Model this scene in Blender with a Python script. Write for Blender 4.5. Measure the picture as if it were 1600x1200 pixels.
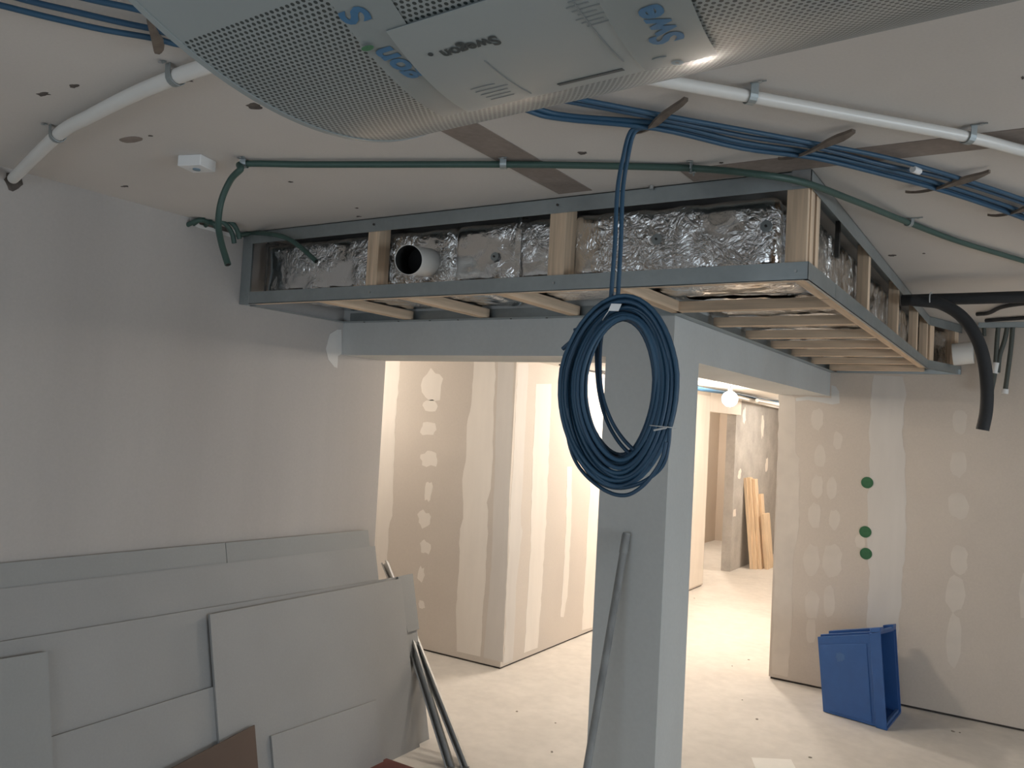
import bpy, math, random
from mathutils import Vector, Matrix, noise

# ------------------------------------------------------------------ scene, camera, world, lights, exposure
for o in list(bpy.data.objects):
    bpy.data.objects.remove(o, do_unlink=True)
scene = bpy.context.scene
COL = scene.collection
rnd = random.Random(7)

cam_data = bpy.data.cameras.new('camera')
cam_data.sensor_width = 36.0
cam_data.lens = 29.165
cam_data.clip_start = 0.02
cam = bpy.data.objects.new('camera', cam_data)
COL.objects.link(cam)
yaw, tilt, roll = 0.5641928, 0.0430938, 0.0536517
fw = Vector((-math.sin(yaw) * math.cos(tilt), math.cos(yaw) * math.cos(tilt), math.sin(tilt)))
ri = Vector((math.cos(yaw), math.sin(yaw), 0.0))
up = ri.cross(fw)
ri2 = ri * math.cos(roll) + up * math.sin(roll)
up2 = up * math.cos(roll) - ri * math.sin(roll)
cam.matrix_world = Matrix(((ri2.x, up2.x, -fw.x, 0.0), (ri2.y, up2.y, -fw.y, 0.0), (ri2.z, up2.z, -fw.z, 1.80), (0, 0, 0, 1)))
scene.camera = cam

world = bpy.data.worlds.new('world')
scene.world = world
world.use_nodes = True
world.node_tree.nodes['Background'].inputs['Color'].default_value = (0.62, 0.78, 1.0, 1)
world.node_tree.nodes['Background'].inputs['Strength'].default_value = 0.6

# daylight coming in through the window of the near room
def area_light(name, loc, rot, sx, sy, power, color):
    l = bpy.data.lights.new(name, 'AREA')
    l.shape = 'RECTANGLE'
    l.size, l.size_y, l.energy, l.color = sx, sy, power, color
    o = bpy.data.objects.new(name, l)
    o.location, o.rotation_euler = loc, rot
    COL.objects.link(o)
    return o
area_light('window_daylight', (5.56, 2.1, 1.30), (0, math.radians(90), 0), 1.5, 3.4, 120.0, (0.82, 0.92, 1.0))
area_light('rear_window_daylight', (-0.9, -3.06, 1.30), (math.radians(90), 0, 0), 3.0, 1.5, 36.0, (0.82, 0.92, 1.0))

scene.view_settings.view_transform = 'Standard'
scene.view_settings.look = 'None'
scene.view_settings.gamma = 1.0
scene.view_settings.use_curve_mapping = False
scene.view_settings.exposure = 0.2
scene.cycles.max_bounces = 10
scene.cycles.diffuse_bounces = 6
scene.cycles.glossy_bounces = 4
scene.cycles.caustics_reflective = False
scene.cycles.caustics_refractive = False
scene.cycles.sample_clamp_indirect = 4.0

# ------------------------------------------------------------------ materials
def nd(t, kind, **kw):
    n = t.nodes.new(kind)
    for k, v in kw.items():
        setattr(n, k, v)
    return n
def make_mat(name, col, rough=0.8, metal=0.0, var=0.10, scale=3.0, stretch=(1, 1, 1), bump=0.0, bscale=60.0, bdist=0.004,
             coat=0.0, spec=0.5, detail=5.0, bstretch=None, var2=0.0, scale2=40.0):
    m = bpy.data.materials.new(name)
    m.use_nodes = True
    t = m.node_tree
    b = t.nodes['Principled BSDF']
    b.inputs['Roughness'].default_value = rough
    b.inputs['Metallic'].default_value = metal
    b.inputs['Specular IOR Level'].default_value = spec
    if coat:
        b.inputs['Coat Weight'].default_value = coat
        b.inputs['Coat Roughness'].default_value = 0.18
    tc = nd(t, 'ShaderNodeTexCoord')
    mp = nd(t, 'ShaderNodeMapping')
    mp.inputs['Scale'].default_value = stretch
    t.links.new(tc.outputs['Object'], mp.inputs['Vector'])
    n = nd(t, 'ShaderNodeTexNoise')
    n.inputs['Scale'].default_value = scale
    n.inputs['Detail'].default_value = detail
    t.links.new(mp.outputs['Vector'], n.inputs['Vector'])
    r = nd(t, 'ShaderNodeValToRGB')
    r.color_ramp.elements[0].position = 0.3
    r.color_ramp.elements[1].position = 0.7
    r.color_ramp.elements[0].color = tuple(c * (1 - var) for c in col) + (1,)
    r.color_ramp.elements[1].color = tuple(min(1, c * (1 + var)) for c in col) + (1,)
    t.links.new(n.outputs['Fac'], r.inputs['Fac'])
    out = r.outputs['Color']
    if var2:
        n2 = nd(t, 'ShaderNodeTexNoise')
        n2.inputs['Scale'].default_value = scale2
        n2.inputs['Detail'].default_value = 3
        t.links.new(tc.outputs['Object'], n2.inputs['Vector'])
        mr = nd(t, 'ShaderNodeMapRange')
        mr.inputs['From Min'].default_value = 0.3
        mr.inputs['From Max'].default_value = 0.7
        mr.inputs['To Min'].default_value = 1 - var2
        mr.inputs['To Max'].default_value = 1 + var2
        t.links.new(n2.outputs['Fac'], mr.inputs['Value'])
        mx = nd(t, 'ShaderNodeVectorMath', operation='SCALE')
        t.links.new(out, mx.inputs[0])
        t.links.new(mr.outputs['Result'], mx.inputs['Scale'])
        out = mx.outputs['Vector']
    t.links.new(out, b.inputs['Base Color'])
    if bump:
        n3 = nd(t, 'ShaderNodeTexNoise')
        n3.inputs['Scale'].default_value = bscale
        n3.inputs['Detail'].default_value = 4
        if bstretch:
            mp2 = nd(t, 'ShaderNodeMapping')
            mp2.inputs['Scale'].default_value = bstretch
            t.links.new(tc.outputs['Object'], mp2.inputs['Vector'])
            t.links.new(mp2.outputs['Vector'], n3.inputs['Vector'])
        else:
            t.links.new(tc.outputs['Object'], n3.inputs['Vector'])
        bp = nd(t, 'ShaderNodeBump')
        bp.inputs['Strength'].default_value = bump
        bp.inputs['Distance'].default_value = bdist
        t.links.new(n3.outputs['Fac'], bp.inputs['Height'])
        t.links.new(bp.outputs['Normal'], b.inputs['Normal'])
        if coat:
            t.links.new(bp.outputs['Normal'], b.inputs['Coat Normal'])
    return m

M = {}
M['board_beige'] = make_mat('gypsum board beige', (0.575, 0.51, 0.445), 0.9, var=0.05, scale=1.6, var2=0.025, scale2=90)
M['board_lit'] = make_mat('gypsum board lit', (0.58, 0.525, 0.468), 0.9, var=0.04, scale=1.6, var2=0.02, scale2=90)  # beige board copy, brightness of the lit walls put into its colour
M['board_warm'] = make_mat('gypsum board warm', (0.56, 0.48, 0.40), 0.9, var=0.04, scale=1.6)
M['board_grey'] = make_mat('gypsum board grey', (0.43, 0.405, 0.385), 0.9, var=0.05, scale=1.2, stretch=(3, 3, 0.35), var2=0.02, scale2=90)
M['board_blue'] = make_mat('gypsum board blue grey', (0.575, 0.59, 0.58), 0.75, var=0.05, scale=2.2, stretch=(1, 1, 0.5), var2=0.02, scale2=60)
M['sheet'] = make_mat('plasterboard sheet', (0.30, 0.305, 0.30), 0.85, var=0.04, scale=2.5, var2=0.02, scale2=120)
M['sheet_pale'] = make_mat('plasterboard sheet pale', (0.32, 0.32, 0.315), 0.85, var=0.04, scale=2.5, var2=0.02, scale2=120)
M['cardboard'] = make_mat('brown card', (0.115, 0.080, 0.062), 0.9, var=0.06, scale=4)
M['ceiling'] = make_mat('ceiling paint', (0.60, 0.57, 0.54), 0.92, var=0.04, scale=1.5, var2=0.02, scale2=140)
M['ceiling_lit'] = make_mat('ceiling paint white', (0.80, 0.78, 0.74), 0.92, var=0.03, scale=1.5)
M['raw_strip'] = make_mat('bare ceiling joint', (0.25, 0.21, 0.185), 0.95, var=0.16, scale=6, var2=0.08, scale2=50)
M['scar'] = make_mat('chipped hole', (0.10, 0.085, 0.075), 1.0, var=0.4, scale=30)
M['floor'] = make_mat('dusty floor', (0.62, 0.585, 0.54), 0.85, var=0.05, scale=2.2, var2=0.05, scale2=14, bump=0.15, bscale=80, bdist=0.002)
M['filler'] = make_mat('joint filler', (0.76, 0.71, 0.65), 0.9, var=0.035, scale=5, stretch=(2, 2, 0.4))
M['filler_grey'] = make_mat('joint filler grey', (0.62, 0.585, 0.545), 0.9, var=0.04, scale=5, stretch=(2, 2, 0.4))
M['filler_faint'] = make_mat('joint filler thin', (0.635, 0.575, 0.51), 0.9, var=0.05, scale=8)
M['filler_blue'] = make_mat('filler on grey board', (0.62, 0.61, 0.59), 0.9, var=0.05, scale=8)
M['gap'] = make_mat('wall foot gap shade', (0.06, 0.05, 0.045), 1.0, var=0.3, scale=20)  # recessed wall core, shade under the boards put into its colour
M['concrete'] = make_mat('bare grey render', (0.40, 0.385, 0.365), 0.9, var=0.16, scale=3.5, var2=0.05, scale2=30)
M['steel'] = make_mat('galvanised steel', (0.36, 0.40, 0.41), 0.42, metal=0.75, var=0.07, scale=5, var2=0.03, scale2=40)
M['steel_bright'] = make_mat('bright steel', (0.45, 0.46, 0.46), 0.4, metal=0.9, var=0.08, scale=30)
M['rust'] = make_mat('dark rod', (0.07, 0.065, 0.06), 0.6, metal=0.5, var=0.2, scale=20)
WOODC = (0.64, 0.485, 0.345)
M['wood_x'] = make_mat('sawn pine x', WOODC, 0.8, var=0.20, scale=9, stretch=(0.35, 6, 6), bump=0.1, bscale=40)
M['wood_y'] = make_mat('sawn pine y', WOODC, 0.8, var=0.20, scale=9, stretch=(6, 0.35, 6), bump=0.1, bscale=40)
M['wood_z'] = make_mat('sawn pine z', WOODC, 0.8, var=0.22, scale=9, stretch=(6, 6, 0.35), bump=0.1, bscale=40)
M['wood_plank'] = make_mat('planed pine', (0.66, 0.515, 0.36), 0.8, var=0.16, scale=7, stretch=(6, 6, 0.3))
M['blue_cable'] = make_mat('blue conduit', (0.020, 0.066, 0.125), 0.45, var=0.08, scale=4)
M['blue_cable2'] = make_mat('blue conduit worn', (0.024, 0.078, 0.142), 0.5, var=0.08, scale=4)
M['green'] = make_mat('green conduit', (0.038, 0.080, 0.067), 0.5, var=0.08, scale=6)
M['green_box'] = make_mat('green plastic', (0.022, 0.115, 0.045), 0.6, var=0.15, scale=40)
M['black_in'] = make_mat('dark bore', (0.010, 0.010, 0.010), 0.9, var=0.1, scale=5)
M['hose'] = make_mat('black insulation', (0.022, 0.023, 0.025), 0.75, var=0.12, scale=8, bump=0.2, bscale=60)
M['conduit_dark'] = make_mat('dark green conduit', (0.075, 0.085, 0.075), 0.6, var=0.1, scale=8)
M['white_pipe'] = make_mat('white plastic pipe', (0.72, 0.71, 0.68), 0.35, var=0.03, scale=4)
M['white_plastic'] = make_mat('white plastic', (0.75, 0.76, 0.76), 0.4, var=0.03, scale=5)
M['strap'] = make_mat('brown strap', (0.15, 0.122, 0.10), 0.9, var=0.25, scale=25, bump=0.4, bscale=60)
M['diffuser'] = make_mat('white powder coat', (0.275, 0.305, 0.305), 0.45, var=0.03, scale=3, coat=0.35, bump=0.10, bscale=16, bdist=0.006)
M['label'] = make_mat('printed sheet', (0.295, 0.325, 0.325), 0.5, var=0.035, scale=6, coat=0.2, bump=0.08, bscale=14, bdist=0.006)
M['print_black'] = make_mat('black print', (0.045, 0.055, 0.055), 0.6, var=0.05)
M['print_grey'] = make_mat('grey print', (0.225, 0.245, 0.245), 0.6, var=0.05)
M['print_blue'] = make_mat('blue print', (0.055, 0.16, 0.29), 0.5, var=0.05)
M['print_pale'] = make_mat('pale blue print', (0.17, 0.25, 0.31), 0.5, var=0.05)
M['print_green'] = make_mat('green print', (0.06, 0.17, 0.085), 0.5, var=0.05)
M['crate'] = make_mat('blue crate plastic', (0.022, 0.088, 0.275), 0.42, var=0.06, scale=5, var2=0.05, scale2=18)
M['crate_scuff'] = make_mat('scuffed blue plastic', (0.045, 0.115, 0.28), 0.55, var=0.15, scale=18)
M['paper'] = make_mat('white paper', (0.78, 0.76, 0.72), 0.8, var=0.03, scale=8)
M['redbrown'] = make_mat('red brown varnish', (0.115, 0.028, 0.022), 0.5, var=0.15, scale=8)
M['dust'] = make_mat('dusty stick', (0.27, 0.275, 0.27), 0.9, var=0.25, scale=22, stretch=(1, 1, 0.3))
M['debris'] = make_mat('debris', (0.22, 0.19, 0.16), 0.9, var=0.3, scale=30)
M['glass'] = make_mat('window glass', (0.8, 0.86, 0.9), 0.05, var=0.01)
M['glass'].node_tree.nodes['Principled BSDF'].inputs['Transmission Weight'].default_value = 1.0
M['film'] = make_mat('translucent film', (0.36, 0.40, 0.40), 0.35, var=0.03, scale=4, coat=0.3, bump=0.1, bscale=20, bdist=0.004)
M['film'].node_tree.nodes['Principled BSDF'].inputs['Alpha'].default_value = 0.62
M['tie'] = make_mat('clear cable tie', (0.55, 0.56, 0.56), 0.4, var=0.03)

def foil_mat():
    m = make_mat('wrinkled foil', (0.80, 0.80, 0.80), 0.13, metal=1.0, var=0.05, scale=6)
    t = m.node_tree
    b = t.nodes['Principled BSDF']
    tc = nd(t, 'ShaderNodeTexCoord')
    n0 = nd(t, 'ShaderNodeTexNoise')
    n0.inputs['Scale'].default_value = 9
    t.links.new(tc.outputs['Object'], n0.inputs['Vector'])
    mix = nd(t, 'ShaderNodeVectorMath', operation='MULTIPLY_ADD')
    mix.inputs[1].default_value = (0.25, 0.25, 0.25)
    t.links.new(n0.outputs['Color'], mix.inputs[0])
    t.links.new(tc.outputs['Object'], mix.inputs[2])
    v = nd(t, 'ShaderNodeTexVoronoi', feature='DISTANCE_TO_EDGE')
    v.inputs['Scale'].default_value = 26
    t.links.new(mix.outputs['Vector'], v.inputs['Vector'])
    n = nd(t, 'ShaderNodeTexNoise')
    n.inputs['Scale'].default_value = 46
    n.inputs['Detail'].default_value = 6
    n.inputs['Distortion'].default_value = 1.2
    t.links.new(mix.outputs['Vector'], n.inputs['Vector'])
    n5 = nd(t, 'ShaderNodeTexNoise')          # calm and wrinkled areas
    n5.inputs['Scale'].default_value = 5
    t.links.new(tc.outputs['Object'], n5.inputs['Vector'])
    mr = nd(t, 'ShaderNodeMapRange')
    mr.inputs['From Min'].default_value = 0.44
    mr.inputs['From Max'].default_value = 0.60
    mr.inputs['To Min'].default_value = 0.06
    mr.inputs['To Max'].default_value = 1.0
    t.links.new(n5.outputs['Fac'], mr.inputs['Value'])
    ad = nd(t, 'ShaderNodeMath', operation='MULTIPLY_ADD')
    ad.inputs[1].default_value = 0.8
    t.links.new(v.outputs['Distance'], ad.inputs[0])
    t.links.new(n.outputs['Fac'], ad.inputs[2])
    mu = nd(t, 'ShaderNodeMath', operation='MULTIPLY')
    t.links.new(ad.outputs[0], mu.inputs[0])
    t.links.new(mr.outputs['Result'], mu.inputs[1])
    bp = nd(t, 'ShaderNodeBump')
    bp.inputs['Strength'].default_value = 0.75
    bp.inputs['Distance'].default_value = 0.013
    t.links.new(mu.outputs[0], bp.inputs['Height'])
    t.links.new(bp.outputs['Normal'], b.inputs['Normal'])
    return m
M['foil'] = foil_mat()

def perforated_mat(base):
    """white sheet with staggered round holes of 6 mm pitch, laid out in the surface's own UV metres"""
    m = make_mat('perforated sheet', base, 0.45, var=0.03, scale=3, coat=0.35, bump=0.12, bscale=16, bdist=0.006)
    t = m.node_tree
    b = t.nodes['Principled BSDF']
    src = b.inputs['Base Color'].links[0].from_socket
    uv = nd(t, 'ShaderNodeUVMap')
    sp = nd(t, 'ShaderNodeSeparateXYZ')
    t.links.new(uv.outputs['UV'], sp.inputs[0])
    def mth(op, a, c=None):
        n = nd(t, 'ShaderNodeMath', operation=op)
        for i, s in enumerate((a, c)):
            if s is None:
                continue
            if isinstance(s, (int, float)):
                n.inputs[i].default_value = s
            else:
                t.links.new(s, n.inputs[i])
        return n.outputs[0]
    p = 0.0054
    vv = mth('DIVIDE', sp.outputs['Y'], p * 0.866)
    row = mth('FLOOR', vv)
    half = mth('MULTIPLY', mth('MODULO', row, 2.0), 0.5)
    uu = mth('ADD', mth('DIVIDE', sp.outputs['X'], p), half)
    du = mth('SUBTRACT', mth('FRACT', uu), 0.5)
    dv = mth('MULTIPLY', mth('SUBTRACT', mth('FRACT', vv), 0.5), 0.866)
    dist = mth('SQRT', mth('ADD', mth('MULTIPLY', du, du), mth('MULTIPLY', dv, dv)))
    hole = mth('LESS_THAN', dist, 0.31)
    mx = nd(t, 'ShaderNodeMixRGB')
    t.links.new(hole, mx.inputs['Fac'])
    t.links.new(src, mx.inputs['Color1'])
    mx.inputs['Color2'].default_value = (0.022, 0.032, 0.032, 1)
    t.links.new(mx.outputs['Color'], b.inputs['Base Color'])
    return m
M['perforated'] = perforated_mat((0.275, 0.305, 0.305))

def emit_mat(name, col, s):
    m = bpy.data.materials.new(name)
    m.use_nodes = True
    b = m.node_tree.nodes['Principled BSDF']
    b.inputs['Base Color'].default_value = (0.9, 0.9, 0.9, 1)
    b.inputs['Emission Color'].default_value = col + (1,)
    b.inputs['Emission Strength'].default_value = s
    return m
WARM = (1.0, 0.89, 0.77)
M['glow'] = emit_mat('lit lamp', WARM, 22.0)

# ------------------------------------------------------------------ mesh helpers
ORIGIN = {}
class MB:
    def __init__(self):
        self.v, self.f, self.uv = [], [], None
    def face_list(self, vs, fs):
        n = len(self.v)
        self.v += [Vector(p) for p in vs]
        self.f += [tuple(i + n for i in q) for q in fs]
        return self
    def box(self, a, b):
        (x0, y0, z0), (x1, y1, z1) = [tuple(min(p, q) for p, q in zip(a, b)), tuple(max(p, q) for p, q in zip(a, b))]
        return self.face_list([(x0, y0, z0), (x1, y0, z0), (x1, y1, z0), (x0, y1, z0), (x0, y0, z1), (x1, y0, z1), (x1, y1, z1), (x0, y1, z1)],
                              [(0, 3, 2, 1), (4, 5, 6, 7), (0, 1, 5, 4), (1, 2, 6, 5), (2, 3, 7, 6), (3, 0, 4, 7)])
    def obox(self, c, ax, ay, az):
        c, ax, ay, az = Vector(c), Vector(ax), Vector(ay), Vector(az)
        s = [(-1, -1, -1), (1, -1, -1), (1, 1, -1), (-1, 1, -1), (-1, -1, 1), (1, -1, 1), (1, 1, 1), (-1, 1, 1)]
        return self.face_list([c + ax * i + ay * j + az * k for i, j, k in s],
                              [(0, 3, 2, 1), (4, 5, 6, 7), (0, 1, 5, 4), (1, 2, 6, 5), (2, 3, 7, 6), (3, 0, 4, 7)])
    def bar(self, a, b, w, h, upv=(0, 0, 1)):
        a, b = Vector(a), Vector(b)
        d = (b - a).normalized()
        s = d.cross(Vector(upv)).normalized()
        u = s.cross(d).normalized()
        return self.obox((a + b) / 2, d * ((b - a).length / 2), s * (w / 2), u * (h / 2))
    def prism(self, pts, off):
        pts = [Vector(p) for p in pts]
        n = len(pts)
        off = Vector(off)
        fs = [tuple(range(n)), tuple(range(2 * n - 1, n - 1, -1))]
        fs += [((i + 1) % n, i, n + i, n + (i + 1) % n) for i in range(n)]
        return self.face_list(pts + [p + off for p in pts], fs)
    def tube(self, path, r, n=10, cap=True):
        path = [Vector(p) for p in path]
        rs = r if isinstance(r, (list, tuple)) else [r] * len(path)
        t0 = (path[1] - path[0]).normalized()
        a = t0.orthogonal().normalized()
        vs, fs = [], []
        for i, p in enumerate(path):
            t = (path[min(i + 1, len(path) - 1)] - path[max(i - 1, 0)]).normalized()
            a = (a - t * a.dot(t)).normalized()
            b = t.cross(a)
            for k in range(n):
                w = 2 * math.pi * k / n
                vs.append(p + (a * math.cos(w) + b * math.sin(w)) * rs[i])
        for i in range(len(path) - 1):
            for k in range(n):
                k2 = (k + 1) % n
                fs.append((i * n + k, i * n + k2, (i + 1) * n + k2, (i + 1) * n + k))
        if cap:
            fs.append(tuple(range(n - 1, -1, -1)))
            fs.append(tuple((len(path) - 1) * n + k for k in range(n)))
        return self.face_list(vs, fs)
    def pipe(self, a, b, ro, rin, n=32):
        """an open hollow pipe from a to b"""
        a, b = Vector(a), Vector(b)
        d = (b - a).normalized()
        e = d.orthogonal().normalized()
        g = d.cross(e)
        vs, fs = [], []
        for c, r in ((a, ro), (b, ro), (b, rin), (a, rin)):
            vs += [c + (e * math.cos(2 * math.pi * k / n) + g * math.sin(2 * math.pi * k / n)) * r for k in range(n)]
        for j in range(4):
            for k in range(n):
                k2 = (k + 1) % n
                j2 = (j + 1) % 4
                fs.append((j * n + k, j * n + k2, j2 * n + k2, j2 * n + k))
        return self.face_list(vs, fs)
    def disc(self, c, nrm, r, th, n=16, jit=0.0):
        c, nrm = Vector(c), Vector(nrm).normalized()
        e = nrm.orthogonal().normalized()
        g = nrm.cross(e)
        pts = []
        for k in range(n):
            w = 2 * math.pi * k / n
            q = r * (1 + jit * rnd.uniform(-1, 1))
            pts.append(c + (e * math.cos(w) + g * math.sin(w)) * q)
        return self.prism(pts, nrm * th)

def build(name, mb, mat, parent=None, smooth=False, bevel=0.0):
    vs = mb.v
    lo = Vector((min(p.x for p in vs), min(p.y for p in vs), min(p.z for p in vs)))
    hi = Vector((max(p.x for p in vs), max(p.y for p in vs), max(p.z for p in vs)))
    org = Vector(((lo.x + hi.x) / 2, (lo.y + hi.y) / 2, lo.z))
    me = bpy.data.meshes.new(name)
    me.from_pydata([p - org for p in vs], [], mb.f)
    me.materials.append(mat)
    import bmesh
    bm = bmesh.new()
    bm.from_mesh(me)
    bmesh.ops.recalc_face_normals(bm, faces=bm.faces)
    bm.to_mesh(me)
    bm.free()
    if smooth:
        me.shade_smooth()
        try:
            me.set_sharp_from_angle(angle=math.radians(50))
        except Exception:
            pass
    me.update()
    o = bpy.data.objects.new(name, me)
    COL.objects.link(o)
    o.location = org
    if parent:
        o.parent = parent
        o.location = org - ORIGIN[parent.name]
    ORIGIN[o.name] = org
    if bevel:
        md = o.modifiers.new('edge', 'BEVEL')
        md.width, md.segments, md.limit_method = bevel, 2, 'ANGLE'
    return o
def thing(name, label, cat, loc, group=None):
    o = bpy.data.objects.new(name, None)
    o.empty_display_size = 0.05
    COL.objects.link(o)
    o.location = loc
    ORIGIN[o.name] = Vector(loc)
    return tag(o, label, cat, group)
def tag(o, label, cat, group=None, kind=None):
    o['label'], o['category'] = label, cat
    if group:
        o['group'] = group
    if kind:
        o['kind'] = kind
    return o
def struct(name, mb, mat, label, cat):
    return tag(build(name, mb, mat), label, cat, kind='structure')
def box(a, b):
    return MB().box(a, b)
def smoothed(pts, n=8):
    """Catmull-Rom through the points"""
    p = [Vector(q) for q in pts]
    p = [p[0] * 2 - p[1]] + p + [p[-1] * 2 - p[-2]]
    out = []
    for i in range(1, len(p) - 2):
        for k in range(n):
            t = k / n
            a, b, c, d = p[i - 1], p[i], p[i + 1], p[i + 2]
            out.append(0.5 * ((2 * b) + (c - a) * t + (2 * a - 5 * b + 4 * c - d) * t * t + (3 * b - a - 3 * c + d) * t ** 3))
    out.append(p[-2])
    return out
def dense(line, step):
    out = []
    for (a, b), (c, d) in zip(line[:-1], line[1:]):
        k = max(1, int(math.hypot(c - a, d - b) / step))
        out += [(a + (c - a) * i / k, b + (d - b) * i / k) for i in range(k)]
    out.append(line[-1])
    return out
def patch(parent, axis, pos, pts, mat, name='filler_patch', th=0.0012):
    """a thin trowelled patch on a wall plane; axis 'x' faces +x, 'y' faces -y, 'z' faces down"""
    if axis == 'x':
        return build(name, MB().prism([(pos, u, v) for u, v in pts], (th, 0, 0)), mat, parent)
    if axis == 'y':
        return build(name, MB().prism([(u, pos, v) for u, v in pts], (0, -th, 0)), mat, parent)
    return build(name, MB().prism([(u, v, pos) for u, v in pts], (0, 0, -th)), mat, parent)
def ragged(lft, rgt, jit, step=0.05):
    L = [(u + rnd.uniform(-jit, jit), v) for u, v in dense(lft, step)]
    R = [(u + rnd.uniform(-jit, jit), v) for u, v in dense(rgt, step)]
    return L + R[::-1]
def blob(u, v, hu, hv, jit=0.16, n=14, power=2.6):
    pts = []
    for k in range(n):
        w = 2 * math.pi * k / n
        c, s = math.cos(w), math.sin(w)
        q = (abs(c) ** power + abs(s) ** power) ** (-1 / power) * (1 + rnd.uniform(-jit, jit))
        pts.append((u + hu * c * q, v + hv * s * q))
    return pts

# ------------------------------------------------------------------ the setting
ZC = 2.60
XL, YB, XB, YR = -3.12, 3.225, -1.265, 6.31
floor = struct('floor', box((-6.2, -3.2, -0.10), (5.7, 13.8, 0.0)), M['floor'], 'pale dusty concrete floor running through both rooms', 'floor')
ceiling = struct('ceiling', MB().prism([(XL - 0.1, -3.1, ZC), (5.6, -3.1, ZC), (5.6, YR + 0.1, ZC), (XB, YR + 0.1, ZC), (XB, YB, ZC), (XL - 0.1, YB, ZC)], (0, 0, 0.1)),
                 M['ceiling'], 'dim off-white plasterboard ceiling with bare joint strips', 'ceiling')
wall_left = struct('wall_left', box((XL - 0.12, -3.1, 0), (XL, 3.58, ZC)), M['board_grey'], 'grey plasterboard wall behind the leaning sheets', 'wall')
wall_right = struct('wall_right', box((-1.62, YR, 0.016), (5.5, YR + 0.12, ZC)), M['board_beige'], 'beige plasterboard wall with filler strips behind the blue crate', 'wall')
build('wall_foot', box((-1.61, YR + 0.012, 0), (5.5, YR + 0.11, 0.016)), M['gap'], wall_right)
wall_passage = struct('wall_passage', box((-6.0, 5.135, 0.014), (-3.335, 5.255, 2.25)), M['board_lit'], 'brightly lit plasterboard wall with a row of filler spots', 'wall')
build('wall_foot', box((-6.0, 5.147, 0), (-3.335, 5.255, 0.014)), M['gap'], wall_passage)
wall_corridor = struct('wall_corridor', box((-3.335, 5.135, 0.014), (-3.22, 9.45, 2.25)), M['board_lit'], 'corridor plasterboard wall with the lamp glare on it', 'wall')
build('wall_foot', box((-3.335, 5.147, 0), (-3.232, 9.44, 0.014)), M['gap'], wall_corridor)
build('door_header', box((-3.335, 9.45, 2.02), (-3.22, 10.66, 2.25)), M['filler'], wall_corridor)
wall_stub = struct('wall_stub', box((-3.40, 10.66, 0), (-3.28, 13.5, 2.25)), M['concrete'], 'dark grey rendered wall end behind the leaning planks', 'wall')
struct('wall_back', box((-4.6, 13.5, 0), (-1.4, 13.62, 2.25)), M['board_warm'], 'tan board wall closing the far room', 'wall')
struct('wall_side_room', box((-4.55, 9.3, 0), (-4.43, 13.5, 2.25)), M['board_warm'], 'tan board wall seen through the far doorway', 'wall')
struct('wall_side_room_near', box((-4.55, 9.33, 0), (-3.335, 9.45, 2.25)), M['board_warm'], 'tan wall on the near side of the far room', 'wall')
struct('wall_corridor_side', box((-1.62, YR + 0.12, 0), (-1.50, 13.5, 2.25)), M['board_beige'], 'corridor wall hidden behind the beige wall', 'wall')
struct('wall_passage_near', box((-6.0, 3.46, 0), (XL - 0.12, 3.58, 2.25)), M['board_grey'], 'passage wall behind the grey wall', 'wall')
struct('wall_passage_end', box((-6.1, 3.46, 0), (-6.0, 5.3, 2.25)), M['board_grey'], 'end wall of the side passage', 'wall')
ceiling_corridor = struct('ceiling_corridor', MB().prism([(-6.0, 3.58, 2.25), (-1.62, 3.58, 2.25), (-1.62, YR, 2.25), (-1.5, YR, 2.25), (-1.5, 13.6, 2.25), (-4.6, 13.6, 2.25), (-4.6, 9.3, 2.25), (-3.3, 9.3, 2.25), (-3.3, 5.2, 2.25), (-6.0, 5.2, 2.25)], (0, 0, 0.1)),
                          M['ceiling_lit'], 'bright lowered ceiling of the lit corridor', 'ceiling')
beam_front = struct('beam_front', box((XL, YB, 2.095), (-1.57, 3.58, ZC)), M['board_blue'], 'grey boarded lintel beam over the wide opening', 'beam')
beam_side = struct('beam_side', box((-1.62, 3.535, 2.095), (XB, YR, ZC)), M['board_blue'], 'grey boarded lintel beam running back to the beige wall', 'beam')
column = struct('column', box((-1.57, YB, 0), (XB, 3.535, ZC)), M['board_blue'], 'grey blue boarded column between the two openings', 'column')
# unseen sides of the near room, with the window that lets the daylight in
struct('wall_rear', MB().box((XL, -3.1, 0), (-2.4, -3.0, ZC)).box((0.6, -3.1, 0), (5.5, -3.0, ZC)).box((-2.4, -3.1, 0), (0.6, -3.0, 0.55)).box((-2.4, -3.1, 2.05), (0.6, -3.0, ZC)),
       M['board_grey'], 'rear wall of the near room', 'wall')
win2 = thing('window_2', 'white framed window in the rear wall', 'window', (-0.9, -3.05, 0.55))
win2['kind'] = 'structure'
for a, b in (((-2.4, -3.04, 0.55), (-2.34, -3.01, 2.05)), ((0.54, -3.04, 0.55), (0.6, -3.01, 2.05)), ((-2.34, -3.04, 0.55), (0.54, -3.01, 0.61)), ((-2.34, -3.04, 1.99), (0.54, -3.01, 2.05)), ((-0.93, -3.04, 0.61), (-0.87, -3.01, 1.99))):
    build('window_frame', box(a, b), M['white_plastic'], win2)
wall_window = struct('wall_window', MB().box((5.5, -3.0, 0), (5.6, 0.4, ZC)).box((5.5, 3.8, 0), (5.6, YR, ZC)).box((5.5, 0.4, 0), (5.6, 3.8, 0.55)).box((5.5, 0.4, 2.05), (5.6, 3.8, ZC)),
                     M['board_grey'], 'window wall of the near room', 'wall')
win = thing('window_1', 'white framed window of the near room', 'window', (5.55, 2.1, 0.55))
win['kind'] = 'structure'
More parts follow.
